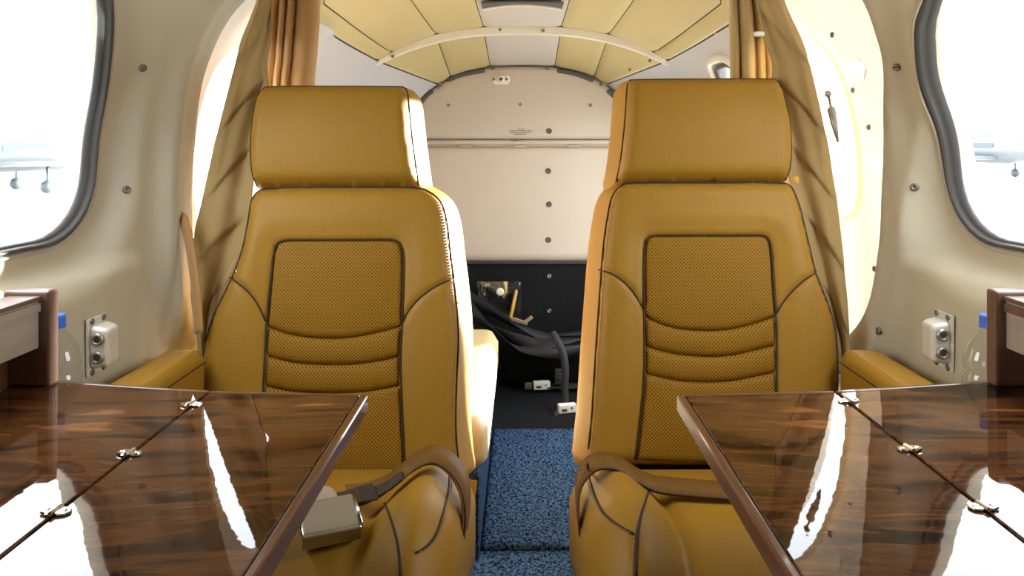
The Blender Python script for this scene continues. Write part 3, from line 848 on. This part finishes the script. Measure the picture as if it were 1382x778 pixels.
for key, D in SEATS.items():
    fr = Frame(D['xc']); s = D['s']
    root = thing('cabin_seat', (D['xc'], 1.1, FLOOR), LAB[key], 'seat', 'pair of tan cabin seats')
    conv = lambda P, w0=0.0: np.array([fr.uv(a, b, w0) for a, b in P])
    back = conv(smooth_px(D['back'], 5, False))
    arcs = [conv(smooth_px(a)) for a in D['arcs']]
    EL, ER = D['EL'], D['ER']
    ins = conv(smooth_px(EL[::-1])+smooth_px(ER))
    def base_w(u, v, d):
        P = np.stack([np.asarray(u, float), np.asarray(v, float)], 1)
        w = round_edge(d, .03)
        di = seg_dist(P, ins); ii = inside(P, ins)
        w = w-np.where(ii, .013*smooth(0, .006, di), 0)
        w = w-.004*np.exp(-(di/.0035)**2)+np.where(~ii, .006*smooth(0, .04, di), 0)
        for a in arcs:
            da = seg_dist(P, a, False); w = w-.005*np.exp(-(da/.004)**2)
        return w
    outl = resample(back, .004, True)
    def surf(P, off=0.0):
        P = np.asarray(P, float); d = seg_dist(P, outl)
        return [fr.place(u, v, w+off) for (u, v), w in zip(P, base_w(P[:, 0], P[:, 1], d))]
    v, f = pillow(back, fr.place, base_w, .115, .0050, flare=.016)
    bk = obj('backrest', v, f, M['leather'], root)
    # perforated insert in four upholstered pieces
    def cut(E, y0, y1): return [(float(np.interp(y0, [p[1] for p in E], [p[0] for p in E])), y0)]+[p for p in E if y0 < p[1] < y1]+[(float(np.interp(y1, [p[1] for p in E], [p[0] for p in E])), y1)]
    lines = D['lines']; prev = None
    for k, ln in enumerate(lines):
        yl, yr = ln[0][1], ln[-1][1]
        if prev is None: poly = smooth_px(EL[:5])+[p for p in EL[5:] if p[1] < yl]+smooth_px(ln, 4)+[p for p in ER[::-1] if 400 < p[1] < yr]+smooth_px(ER[:5])[::-1]
        else:
            poly = smooth_px(prev, 4)[::-1]+cut(EL, prev[0][1], yl)[1:-1]+smooth_px(ln, 4)+cut(ER, prev[-1][1], yr)[1:-1][::-1]
        prev = ln
        pu = conv(poly, -.004)
        c = pu.mean(0); 
        pr = .011 if k in (0, 3) else .014
        v, f = pillow(pu, fr.place, (lambda pr: lambda u, v, d: -.003+np.where(d < pr, np.sqrt(np.maximum(pr*pr-(pr-np.minimum(d, pr))**2, 0))-pr, 0)*.55+.003*smooth(0, .05, d))(pr), .010, .0050)
        o = obj('backrest_insert' if k in (0, 3) else 'lumbar_roll', v, f, M['perf'], bk)
    # seams
    for a in arcs:
        MB().tube(surf(resample(a, .006), .0014), .0016, 6).build('seam', M['seam'], bk, True)
    MB().tube(surf(resample(ins, .006), .0014), .0017, 6).build('seam', M['seam'], bk, True)
    cc = back.mean(0)
    inner = [i for i, p in enumerate(resample(back[3:-3], .004))]
    rb = resample(back[3:-3], .004); tn = np.gradient(rb, axis=0); nr = np.stack([tn[:, 1], -tn[:, 0]], 1); nr /= np.linalg.norm(nr, axis=1, keepdims=True)
    if ((rb+nr*.01-cc)**2).sum() > ((rb-cc)**2).sum(): nr = -nr
    MB().tube(surf(rb+nr*.0030, .0004), .0016, 6).build('seam', M['seam'], bk, True)
    stitches(surf(rb+nr*.0075, .0006), 'stitching', bk)
    # headrest
    w0 = .012
    hd = conv(smooth_px(D['head'], 5, False), w0)
    vm = hd[:, 1].mean(); hv = (hd[:, 1].max()-hd[:, 1].min())/2
    v, f = pillow(hd, fr.place, lambda u, v, d: w0+round_edge(d, .024)+.012*(1-((v-vm)/hv)**2), .115, .0075, flare=.017)
    hr = obj('headrest', v, f, M['leather'], root)
    hs = [fr.place(u, v, w0-.024+.012*(1-((v-vm)/hv)**2)) for u, v in resample(hd, .006)]
    MB().tube(hs, .0017, 6).build('seam', M['seam'], hr, True)
    for du in (-.06, .06):
        MB().tube([fr.place(hd[:, 0].mean()+du, vm-hv-.06, -.05), fr.place(hd[:, 0].mean()+du, vm-hv+.06, -.05)], .007, 10).build('headrest_post', M['metal'], root, True)
    # cushion
    co = cushion_outline(s)
    v, f = pillow(co, lambda u, v, w: Vector((u, v, w)), lambda u, v, d: cushion_h(s, u, v, d), .12, .0085)
    cu = obj('seat_cushion', v, f, M['leather'], root)
    for sp in (D['cs1'], D['cs2']):
        pth = [cushion_hit(s, a, b) for a, b in smooth_px(sp, 4)]
        pth = catmull(resample(pth, .02), 3)
        MB().tube([p+Vector((0, -.0006, .0006)) for p in pth], .0018, 6).build('seam', M['seam'], cu, True)
        stitches([p+Vector((-s*.004, -.001, .0012)) for p in pth], 'stitching', cu, .006, .0034)
    # frame under the cushion
    mb = MB(); mb.box((s*.29, 1.07, FLOOR+.14), (.36, .36, .20)); bevel(mb.build('seat_base', M['black'], root), .01)
    for xx in (.15, .43):
        mb = MB(); mb.box((s*xx, 1.07, FLOOR+.02), (.035, .46, .04)); bevel(mb.build('floor_rail', M['metal'], root), .004)
        mb = MB(); mb.box((s*xx, 1.07, FLOOR+.265), (.03, .40, .06)); mb.build('cushion_support', M['black'], root)
    mb = MB(); mb.box((s*.30, 1.315, FLOOR+.30), (.34, .05, .22)); bevel(mb.build('back_frame', M['black'], root), .008)
    if key == 'L':
        mb = MB(); mb.strip([pt(636, 648, 1.33), pt(634, 664, 1.325), pt(631, 682, 1.32)], (1, -.2, 0), .022, .002); mb.build('pull_strap', M['yellow'], root)
        mb = MB(); mb.strip([pt(622, 742, 1.09), pt(617, 758, 1.085), pt(611, 784, 1.08)], (1, -.3, 0), .018, .002); mb.build('pull_strap', M['yellow'], root)
        mb = MB(); mb.strip(catmull([pt(624, 716, 1.07), pt(630, 728, 1.07), pt(628, 742, 1.07), pt(617, 752, 1.07)], 4), (0, 1, 0), .04, .002); mb.build('belt_anchor', M['leather'], root)
    else:
        mb = MB(); mb.box(pt(1071, 243, 1.40), (.02, .006, .014)); bevel(mb.build('tag', M['yellow'], root), .002)

# ------------------------------------------------------------------ belts
rootb = thing('seat_belt', cushion_hit(-1, 585, 650), 'tan seat belt arching over the cushion edge with a dark metal tongue', 'seat belt')
P = catmull([pt(627, 716, 1.03), pt(629, 690, 1.04), pt(627, 662, 1.05), pt(618, 638, 1.06), pt(601, 620, 1.065), pt(582, 614, 1.065), pt(562, 622, 1.06), pt(540, 639, 1.05), pt(516, 656, 1.04), pt(492, 666, 1.03), pt(470, 670, 1.02)], 6)
mb = MB(); mb.strip(P, (.12, .92, .22), .042, .0022); mb.build('webbing', M['belt'], rootb, True)
mb = MB(); mb.strip([p+Vector((0, -.0195, -.0045)) for p in P], (.12, .92, .22), .0022, .0030); mb.build('edge_binding', M['seam'], rootb, True)
a = pt(540, 640, 1.043)
mb = MB(); mb.strip([pt(543, 642, 1.032), pt(526, 655, 1.03), pt(506, 666, 1.022)], (.1, .9, .3), .022, .004); bevel(mb.build('adjuster', M['seam'], rootb), .0015)
mb = MB(); mb.strip([pt(507, 664, 1.02), pt(485, 668, 1.01), pt(470, 673, 1.005), pt(456, 676, 1.0)], (.1, .9, .25), .030, .003); bevel(mb.build('tongue', M['seam'], rootb), .0012)
rootb = thing('seat_belt', cushion_hit(1, 900, 670), 'tan seat belt strap laid flat across the empty seat cushion', 'seat belt')
P = [(781, 712), (779, 690), (779, 665), (783, 645), (795, 628), (812, 619), (832, 624), (852, 637), (880, 652), (915, 657), (950, 660), (992, 663), (1030, 667)]
Q = []
for i, (a, b) in enumerate(P):
    if i < 6: Q.append(pt(a, b, 1.045+.008*i))
    else:
        q = pt(a, b, 1.093-.006*(i-5)); hz = float(cushion_h(1, np.array([q.x]), np.array([q.y]))[0])+.004
        if q.z < hz: q.z = hz
        Q.append(q)
Q = catmull(resample(Q, .03), 4)
mb = MB(); mb.strip(Q, (0, 1, .12), .042, .0022); mb.build('webbing', M['belt'], rootb, True)
mb = MB(); mb.strip([p+Vector((0, -.021, -.003)) for p in Q], (0, 1, .12), .0022, .003); mb.build('edge_binding', M['seam'], rootb, True)
# silver buckle on the cushion
c = cushion_hit(-1, 443, 722)
R = Matrix.Rotation(math.radians(24), 3, 'Z') @ Matrix.Rotation(math.radians(12), 3, 'X')
rk = thing('belt_buckle', c, 'silver lift-latch belt buckle resting on the tan seat cushion beside the table', 'buckle')
T = lambda v: c+Vector((0, 0, .013))+R @ (Vector(v)*.86)
mb = MB(); mb.hexa([T(v) for v in ((-.038, -.030, -.012), (.038, -.030, -.012), (.038, .030, -.012), (-.038, .030, -.012), (-.038, -.030, .010), (.038, -.030, .010), (.038, .030, .010), (-.038, .030, .010))]); bevel(mb.build('body', M['jack'], rk), .003)
mb = MB(); mb.hexa([T(v) for v in ((-.041, -.034, .009), (.041, -.034, .009), (.041, .032, .011), (-.041, .032, .011), (-.041, -.033, .016), (.041, -.033, .016), (.041, .032, .021), (-.041, .032, .021))]); bevel(mb.build('lid', M['buckle'], rk), .003)
mb = MB(); mb.hexa([T(v) for v in ((-.041, -.037, -.006), (.041, -.037, -.006), (.041, -.033, -.006), (-.041, -.033, -.006), (-.041, -.037, .014), (.041, -.037, .014), (.041, -.033, .016), (-.041, -.033, .016))]); bevel(mb.build('lid_lip', M['metal'], rk), .002)
for q in (-.0415, .0415): MB().tube([T((q, -.034, .017)), T((q, .032, .021))], .002, 6).build('side_rim', M['chrome'], rk, True)
mb = MB(); mb.strip(catmull([T((.0, .03, .006)), T((-.01, .055, .012)), T((-.03, .08, .004)), T((-.06, .10, -.004))], 4), (1, .3, 0), .04, .003); mb.build('webbing', M['stick'], rk, True)

# ------------------------------------------------------------------ tables, cabinets, bottles, jack boxes on both sides
hinge_b = MB()
for sg in (-1, 1):
    out = [(sg*.002, -.007), (sg*.008, -.0085), (sg*.016, -.006), (sg*.0185, 0), (sg*.016, .006), (sg*.008, .0085), (sg*.002, .007)]
    n = len(out)
    hinge_b.add([(a, b, 0) for a, b in out]+[(a*.97, b*.9, .0022) for a, b in out], [tuple(range(n))[::-1], tuple(range(n, 2*n))]+[(i, (i+1) % n, n+(i+1) % n, n+i) for i in range(n)])
    hinge_b.lathe((sg*.011, 0, .002), (0, 0, 1), [(.003, 0), (.003, .001), (.001, .0015)], 8)
hinge_b.tube([(0, -.0095, .0015), (0, .0095, .0015)], .0032, 8)
hinge_me = mesh('hinge', hinge_b.v, hinge_b.f, M['chrome'], False)
TBL = {-1: dict(by='by the silver-buckle seat', near='beside the seat that holds the silver buckle', h=[(268, 548), (183, 614), (75, 693)]),
        1: dict(by='by the flat-belt seat', near='beside the seat with the flat belt strap', h=[(1139, 543), (1225, 608), (1329, 687)])}
TZ, TT, HX = -.310, .019, .391
for s, D in TBL.items():
    z = lambda x: TZ+max(0, HX-abs(x))*.050+max(0, abs(x)-HX)*.008   # the inner leaf stands a little proud
    root = thing('folding_table', (s*.40, .66, TZ-TT), 'glossy dark rosewood folding table with chrome hinges ' + D['near'], 'table', 'pair of folding tables')
    yF = lambda x: .885+(x-.184)*.215 if x < HX else .9295+(x-HX)*.16
    def slab(name, x0, x1, y0, e0, m, par, dz=0.0, t=TT, bv=.0018):
        y1, y1b = yF(x0)+e0, yF(x1)+e0
        c = [(s*x0, y0), (s*x1, y0), (s*x1, y1b), (s*x0, y1)]
        if s < 0: c = c[::-1]
        mb = MB(); mb.hexa([Vector((a, b, z(a)-t+dz)) for a, b in c]+[Vector((a, b, z(a)+dz)) for a, b in c])
        return bevel(mb.build(name, m, par), bv)
    yN = .40
    a = slab('inner_leaf', .184+.010, HX-.0012, yN, -.008, M['wood'], root)
    slab('edge_band', .184, .1938, yN, 0, M['edge'], a, .0006, TT+.002, .003)
    def strip_edge(x0, x1, par):
        c = [(s*x0, yF(x0)-.0078), (s*x1, yF(x1)-.0078), (s*x1, yF(x1)), (s*x0, yF(x0))]
        if s < 0: c = c[::-1]
        mb = MB(); mb.hexa([Vector((q, r, z(q)-TT-.0006)) for q, r in c]+[Vector((q, r, z(q)+.0004)) for q, r in c])
        bevel(mb.build('edge_band', M['edge'], par), .002)
    strip_edge(.194, HX-.0012, a)
    b = slab('outer_leaf', HX+.0012, .650, yN, -.008, M['wood'], root)
    strip_edge(HX+.0012, .650, b)
    for px, py in D['h']:
        d = pray(px, py); Y = TZ/d.z
        o = put('hinge', hinge_me, (s*HX, Y, TZ+.0012), root, Quaternion((0, 0, 1), math.radians(8*s)), (.72, .72, .72))
    mb = MB(); mb.tube([(s*.60, .62, TZ-.20), (s*.42, .62, TZ-.035), (s*.26, .62, TZ-.026)], .010, 8); mb.build('support_arm', M['metal'], root, True)
    # cabinet standing on the outer leaf against the wall
    side = 'left' if s < 0 else 'right'
    xo = .656; zt = z(.656)+.0006
    cab = thing('side_cabinet', (s*.63, .72, zt), 'dark wood cabinet with a shallow drawer on the table ' + D['by'], 'cabinet', 'pair of side cabinets')
    for yc in (.945, .47):
        mb = MB(); mb.box((s*(.597+xo)/2, yc, (zt-.186)/2), (xo-.597, .020, -.186-zt)); bevel(mb.build('end_panel', M['cabinet_dark'], cab), .003)
    mb = MB(); mb.box((s*(xo-.004), .7075, (zt-.197)/2), (.006, .454, -.197-zt)); mb.build('back_panel', M['edge'], cab)
    mb = MB(); mb.box((s*(.609+xo-.008)/2, .7075, -.228), (xo-.008-.609, .453, .060)); dr = bevel(mb.build('drawer', M['drawer'], cab), .002)
    mb = MB(); mb.box((s*(.606+xo-.008)/2, .7075, -.195), (xo-.008-.606, .453, .006)); bevel(mb.build('drawer_top', M['cabinet_dark'], cab), .0015)
    mb = MB(); mb.box((s*.6078, .7075, -.206), (.003, .453, .011)); bevel(mb.build('drawer_lip', M['drawer' if s < 0 else 'cabinet_dark'], dr), .001)
    mb = MB(); mb.box((s*.636, .82, -.2725), (.030, .06, .030)); bevel(mb.build('drawer_catch', M['pencil'], cab), .003)
    # ledge, bottle
    mb = MB(); mb.box((s*.625, 1.02, -.445), (.10, .22, .02)); bevel(mb.build('trim_%d' % (2 if s < 0 else 3), M['liner'], kind='structure'), .004)
    bx, by, bz = (s*.629, 1.000, -.434)
    bot = thing('water_bottle', (bx, by, bz), 'clear water bottle with blue cap behind the cabinet ' + D['by'], 'bottle', 'pair of water bottles')
    pr = [(.026, 0), (.0305, .004)]
    for k in range(5):
        h0 = .012+.024*k; pr += [(.031, h0), (.031, h0+.013), (.0285, h0+.017), (.0285, h0+.020)]
    pr += [(.031, .134), (.030, .145), (.024, .163), (.015, .176), (.0098, .182), (.0098, .188)]
    MB().lathe((bx, by, bz), (0, 0, 1), pr, 28).build('body', M['clear'], bot, True)
    MB().lathe((bx, by, bz+.186), (0, 0, 1), [(.0118, 0), (.0118, .002), (.0112, .003), (.0112, .015), (.0100, .017)], 22).build('cap', M['bluecap'], bot)
    # jack box on the wall
    Sd = SIDES[side]; y0 = 1.10 if s < 0 else 1.11; zc = -.304 if s < 0 else -.300
    xw = float(wall_surface(Sd, np.array([[y0+.02, zc]]))[0]); xi = xw-.030
    jb = thing('jack_box', (s*xw, y0+.02, zc-.034), 'ivory box with two round jacks on the wall ' + D['by'], 'jack box', 'pair of jack boxes')
    mb = MB(); mb.hexa([(s*xw, y0, zc-.033), (s*xw, y0+.046, zc-.033), (s*(xi+.004), y0+.040, zc-.029), (s*xi, y0+.002, zc-.029), (s*xw, y0, zc+.033), (s*xw, y0+.046, zc+.033), (s*(xi+.004), y0+.040, zc+.027), (s*xi, y0+.002, zc+.027)])
    if s > 0: mb.f = [q[::-1] for q in mb.f]
    o = bevel(mb.build('housing', M['plastic'], jb), .007, 4)
    mb = MB(); mb.box((s*(xw-.001), y0+.020, zc), (.004, .048, .086)); bevel(mb.build('mounting_plate', M['plastic'], jb), .0015)
    for dz in (.013, -.014):
        cc = Vector((s*(xi+.0155), y0+.0005, zc+dz))
        ring = MB().lathe(cc, (0, -1, 0), [(.0095, -.002), (.0095, .002), (.0075, .004), (.0058, .004), (.005, .001)], 18).build('jack_ring', M['buckle'], jb, True)
        MB().lathe(cc, (0, -1, 0), [(.0050, -.001), (.0050, .0022)], 14).build('jack_hole', M['jack'], ring)
    for dy, dz in ((.004, .038), (.034, .038), (.004, -.038), (.034, -.038)):
        put('screw', screw_me, (s*(xw-.0035), y0+dy+.002, zc+dz), jb, Vector((-s, 0, 0)).to_track_quat('Z', 'Y'), (.7, .7, .7))
    # armrest along the wall
    aw = .612
    v, f = pillow([(s*a, b) for a, b in rrect(.540, aw, .985, 1.27, .016)], lambda u, v, w: Vector((u, v, w)), lambda u, v, d: -.350+round_edge(d, .016)+.0*u, .085, .008)
    ar = obj('armrest', v, f, M['leather'], label='padded tan leather armrest between the wall and the seat ' + ('that holds the silver buckle' if s < 0 else 'with the flat belt strap'), cat='armrest', group='pair of armrests')
    MB().tube([Vector((s*.5392, y, -.372)) for y in np.linspace(.99, 1.262, 12)], .0011, 6).build('seam', M['seam'], ar, True)
    mb = MB(); mb.box((s*.585, 1.13, -.455), (.05, .22, .04)); mb.build('bracket', M['black'], ar)
# printed notice on the wall above the cabinet
Sd = SIDES['right']
q0, q1 = wray(Sd, 1326, 381), wray(Sd, 1372, 384)
def notice(x, z): return wpos(Sd, x, z, .0014)
print_rows('printed_notice', [(.935, .995, -.186-.005), (.94, .995, -.186-.012)], notice, Sd['wall'], h=.005, seed=9)

# ------------------------------------------------------------------ curtains
def curtain(name, rows, yfun, m, disp, parent=None, nu=46, nv=110, **kw):
    ry = [r[2] for r in rows]; vs = []; fs = []
    xl = catmull([(r[0], r[2], 0) for r in rows], 6); xr = catmull([(r[1], r[2], 0) for r in rows], 6)
    yy = np.linspace(ry[0], ry[-1], nv)
    XL = np.interp(yy, [p.y for p in xl], [p.x for p in xl]); XR = np.interp(yy, [p.y for p in xr], [p.x for p in xr])
    for i in range(nv):
        for k in range(nu):
            u = k/(nu-1); px = XL[i]+(XR[i]-XL[i])*u
            Y = yfun(yy[i], u)-disp(u, yy[i]); vs.append(pt(px, yy[i], Y))
    for i in range(nv-1):
        for k in range(nu-1): fs.append((i*nu+k, i*nu+k+1, (i+1)*nu+k+1, (i+1)*nu+k))
    o = obj(name, vs, fs, m, parent, **kw); solid(o, .003, 0); return o
def pleat(sgn):
    def f(u, y):
        uu = u if sgn < 0 else 1-u
        ph = (y+75*uu+12*math.sin(uu*2.5))/92.0
        t = ph-math.floor(ph)
        fold = .007*(t if t < .965 else (1-t)*.965/.035)        # overlapping pleats
        wave = .010*math.sin(uu*5.2+.004*y)+.004*math.sin(uu*11+.01*y)
        return (fold+wave)*min(1, 4*min(u, 1-u)+.25)
    return f
cur_y = lambda y, u: float(np.interp(y, [-30, 0, 100, 150, 250, 350, 470, 510], [1.445, 1.44, 1.43, 1.42, 1.395, 1.365, 1.33, 1.31]))
Lrows = [(350,368,-28),(347,367,0),(338,367,25),(326,366,55),(318,361,85),(309,353,120),(300,344,155),(290,338,195),(281,334,235),(272,331,275),(265,334,303),(261,321,332),(259,309,365),(258,296,395),(261,284,425),(266,277,455),(270,278,505)]
Rrows = [(1014,1056,-28),(1020,1058,0),(1026,1068,25),(1032,1082,55),(1042,1092,85),(1051,1101,120),(1061,1109,155),(1070,1117,195),(1073,1123,235),(1082,1129,270),(1092,1133,305),(1100,1137,340),(1108,1140,375),(1119,1143,405),(1130,1145,440),(1138,1146,468),(1140,1146,505)]
Lrows = [(a, b+(0 if c < 100 else 9), c) for a, b, c in Lrows]; Rrows = [(a-(0 if c < 100 else 9), b, c) for a, b, c in Rrows]
cl = thing('curtain', pt(266, 455, 1.24), 'tan suede curtain bunched beside the seat that holds the silver buckle', 'curtain', 'pair of tan curtains')
curtain('front_drape', Lrows, lambda y, u: cur_y(y, u)-.012*(1-u), M['curtain'], pleat(-1), cl)
def backfold(brk):
    def f(u, y):
        r = 0
        for a, b, h in brk:
            if a <= u < b:
                t = (u-a)/(b-a); r = h*math.sin(math.pi*t)**.6
        return r
    return f
curtain('rear_drape', [(366,433,-28),(364,432,0),(361,430,40),(358,427,80),(354,424,118),(352,423,200),(352,422,300)], lambda y, u: float(np.interp(y, [-30, 60, 125, 300], [1.475, 1.485, 1.56, 1.57])), M['curtain_lining'], backfold([(0, .20, .012), (.20, .34, .022), (.34, .52, .026), (.52, 1.0, .030)]), cl, nu=60, nv=50)
mb = MB(); P = catmull([pt(246, 287, 1.335), pt(249, 300, 1.325), pt(256, 330, 1.31), pt(262, 370, 1.30), pt(266, 410, 1.29), pt(268, 450, 1.28)], 5)
n = len(P); mb.strip(P, (1, -.45, 0), .02, .003)
for i in range(n):
    k = min(1, .12+i/5)
    for q in range(4): mb.v[i*4+q] = P[i]+(mb.v[i*4+q]-P[i])*k
mb.build('tieback', M['curtain_lining'], cl, True)
cr = thing('curtain', pt(1142, 468, 1.24), 'tan suede curtain bunched beside the seat with the flat belt strap', 'curtain', 'pair of tan curtains')
curtain('front_drape', Rrows, lambda y, u: cur_y(y, u)-.012*u, M['curtain'], pleat(1), cr)
curtain('rear_drape', [(982,1040,-28),(984,1044,0),(985,1050,40),(986,1052,75),(986,1054,110),(988,1058,200),(988,1060,300)], lambda y, u: float(np.interp(y, [-30, 60, 125, 300], [1.475, 1.485, 1.56, 1.57])), M['curtain'], backfold([(0, .20, .022), (.20, .52, .030), (.52, .72, .020), (.72, 1.0, .024)]), cr, nu=60, nv=50)
mb = MB(); mb.box(pt(1024, 46, 1.36), (.020, .010, .009)); bevel(mb.build('curtain_clip', M['white'], cr), .003)

# ------------------------------------------------------------------ the rear of the cabin
rs = thing('rear_seat', (-.32, 2.1, FLOOR), 'rear bench seat with a sunlit tan leather cushion on a blue carpeted box', 'bench seat')
mb = MB(); mb.box((-.315, 1.98, (FLOOR-.72)/2), (.44, .72, -.72-FLOOR)); bevel(mb.build('carpeted_box', M['bluecloth'], rs), .006)
v, f = pillow([(-a, b) for a, b in rrect(.078, .54, 1.62, 2.45, .05)], lambda u, v, w: Vector((u, v, w)), lambda u, v, d: -.607+round_edge(d, .035), .085, .014)
obj('cushion', v, f, mat('sunlit_tan_leather', (.62, .48, .24), .4, bump=(420, .2, .0006)), rs)  # tan leather, with the bright sunlight put into its colour

# stowage bag, straps, buckles
v, f = pillow([(a, b) for a, b in rrect(-.085, .40, 2.745, 2.862, .045)], lambda u, v, w: Vector((u, v, w)), lambda u, v, d: -.815+round_edge(d, .05)+.018*np.sin(u*31+v*9)*np.sin(v*23+1)-.02*smooth(2.80, 2.745, v), .09, .011)
bag = obj('stowage_bag', v, f, M['bag'], label='slumped black fabric bag on the rear floor below the harness straps', cat='bag')
bag['label'] = 'slumped black fabric bag on the rear floor below the harness straps'
for vv in bag.data.vertices:
    if vv.co.z < .012: vv.co.z = 0
bag.location.z = FLOOR+.004
def strap(path, wd, label, width=.046, tw=0.0, per=6):
    P = catmull(path, per); n = len(P)
    W = []
    for i in range(n):
        a = tw*i/n; W.append(Vector((wd[0], wd[1]*math.cos(a)-wd[2]*math.sin(a), wd[1]*math.sin(a)+wd[2]*math.cos(a))))
    mb = MB(); mb.strip(P, W, width, .002)
    root = thing('harness_strap', P[-1], label, 'strap', 'black harness straps across the rear'); mb.build('webbing', M['black'], root, True)
    return root
strap([pt(618, 396, 2.78), pt(640, 410, 2.76), pt(668, 424, 2.73), pt(700, 440, 2.72), pt(735, 456, 2.71), pt(770, 470, 2.70), pt(800, 474, 2.70)], (0, .2, 1) , 'uppermost twisted black harness strap of the bundle slung across the rear bulkhead', .05, 3.6)
strap([pt(618, 404, 2.74), pt(640, 420, 2.72), pt(662, 440, 2.69), pt(690, 456, 2.67), pt(722, 466, 2.66), pt(752, 462, 2.66), pt(800, 455, 2.70)], (0, .3, 1) , 'lower twisted black harness strap of the slung bundle, edge-on over the bag', .05, -5.0)
strap([pt(618, 392, 2.80), pt(650, 412, 2.78), pt(682, 432, 2.77), pt(712, 446, 2.76), pt(745, 452, 2.75), pt(800, 448, 2.76)], (0, .1, 1) , 'black harness strap lying flattest against the rear bulkhead behind the slung bundle', .046, 2.0)
strap([pt(618, 412, 2.72), pt(642, 428, 2.70), pt(672, 452, 2.66), pt(700, 470, 2.64), pt(728, 474, 2.63), pt(760, 476, 2.64), pt(800, 470, 2.68)], (0, .5, .9) , 'lowest black harness strap of the slung bundle, sagging onto the black bag', .044, 4.4)
st = strap([pt(745, 448, 2.62), pt(752, 460, 2.59), pt(760, 478, 2.57), pt(763, 500, 2.55), pt(762, 525, 2.535), pt(763, 546, 2.52)], (1, .3, .2), 'black harness strap hanging down to a white buckle on the carpet', .026, .9)
def white_buckle(px, py, Y, par, rz):
    c = pt(px, py, Y); R = Matrix.Rotation(rz, 3, 'Z'); mb = MB()
    mb.hexa([c+R @ Vector(v) for v in ((-.031, -.012, -.015), (.031, -.012, -.015), (.031, .012, -.015), (-.031, .012, -.015), (-.031, -.012, .015), (.031, -.012, .015), (.031, .012, .015), (-.031, .012, .015))])
    o = bevel(mb.build('buckle', M['white'], par), .004)
    mb = MB(); mb.box(c+R @ Vector((-.012, -.0125, -.003)), (.018, .002, .008), R); mb.build('buckle_slot', M['jack'], o)
    mb = MB(); mb.lathe(c+R @ Vector((.014, -.0125, .003)), (0, -1, 0), [(.004, 0), (.004, .001)], 10); mb.build('rivet', M['buckle'], o)
    return o
white_buckle(765, 551, 2.51, st, .22)
mb = MB(); mb.strip(catmull([pt(752, 556, 2.49), pt(748, 566, 2.47), pt(747, 578, 2.44)], 4), (1, .2, 0), .016, .002); mb.build('loose_tail', M['black'], st, True)
mb = MB(); mb.box(pt(749, 574, 2.43), (.030, .010, .016)); bevel(mb.build('tongue', M['buckle'], st), .002)
s2 = strap([pt(795, 520, 2.73), pt(775, 521, 2.725), pt(755, 521, 2.72), pt(738, 521, 2.715)], (0, 1, .4), 'short black harness strap ending in a white buckle against the stowage bag', .03, 0.0)
white_buckle(731, 520, 2.715, s2, .12)
mb = MB(); mb.box(pt(713, 521, 2.71), (.026, .012, .022)); bevel(mb.build('tongue', M['buckle'], s2), .002)
mb = MB(); mb.box(pt(755, 508, 2.71), (.034, .02, .055)); o = bevel(mb.build('end_fitting', M['jack'], s2), .004)
for dz in (-.012, .006): mb = MB(); mb.box(pt(755, 508, 2.697)+Vector((0, 0, dz)), (.022, .003, .006)); mb.build('fitting_plate', M['metal'], o)

# document pouch on the black panel
yp = yb-.006
a, b = pt(645, 379, yp), pt(704, 431, yp)
po = thing('document_pouch', (a.x, yp, b.z), 'clear plastic document pouch with a round snap on the black carpet panel', 'pouch')
v, f = pillow([(a.x, b.z), (b.x, b.z), (b.x, a.z), (a.x, a.z)], lambda u, v, w: Vector((u, yp-.014-w, v)), lambda u, v, d: round_edge(d, .004)+.003*np.sin(u*70)*np.sin(v*60), .002, .010)
obj('pocket', v, f, M['clear'], po)
sn = pt(675, 394, yp-.019)
mb = MB(); mb.hexa([Vector(q) for q in ((a.x, yp-.017, a.z-.002), (sn.x-.015, yp-.018, sn.z-.012), (sn.x+.015, yp-.018, sn.z-.012), (b.x, yp-.017, a.z-.002), (a.x, yp-.019, a.z), (sn.x-.015, yp-.0195, sn.z-.010), (sn.x+.015, yp-.0195, sn.z-.010), (b.x, yp-.019, a.z))]); mb.build('flap', M['clear'], po)
MB().lathe(sn, (0, -1, 0), [(.015, 0), (.015, .003), (.012, .005), (.005, .005)], 18).build('snap', M['plastic'], po, True)
for x in (a.x, b.x): mb = MB(); mb.strip([Vector((x, yp-.016, z)) for z in np.linspace(a.z, b.z, 6)], (1, 0, 0), .004, .003); mb.build('welded_edge', M['clear'], po)
MB().tube([pt(697, 391, yp-.009), pt(696.5, 394, yp-.009), pt(689.5, 427, yp-.009), pt(689, 429, yp-.009)], [.003, .007, .007, .006], 6).build('pencil', M['pencil'], None, label='stubby yellow wooden pencil slipped inside the clear pouch', cat='pencil')
for P, lb in ((((690, 430.5), (712, 437)), 'pale brown wooden stick lying under the clear pouch, longer one'), (((706, 437), (718, 428)), 'short pale brown stick crossing the tip of the longer stick')):
    mb = MB(); mb.strip([pt(*P[0], 2.74), pt(*P[1], 2.73)], (.2, -.4, 1), .013, .004); mb.build('wooden_stick', M['stick'], None, label=lb, cat='stick')
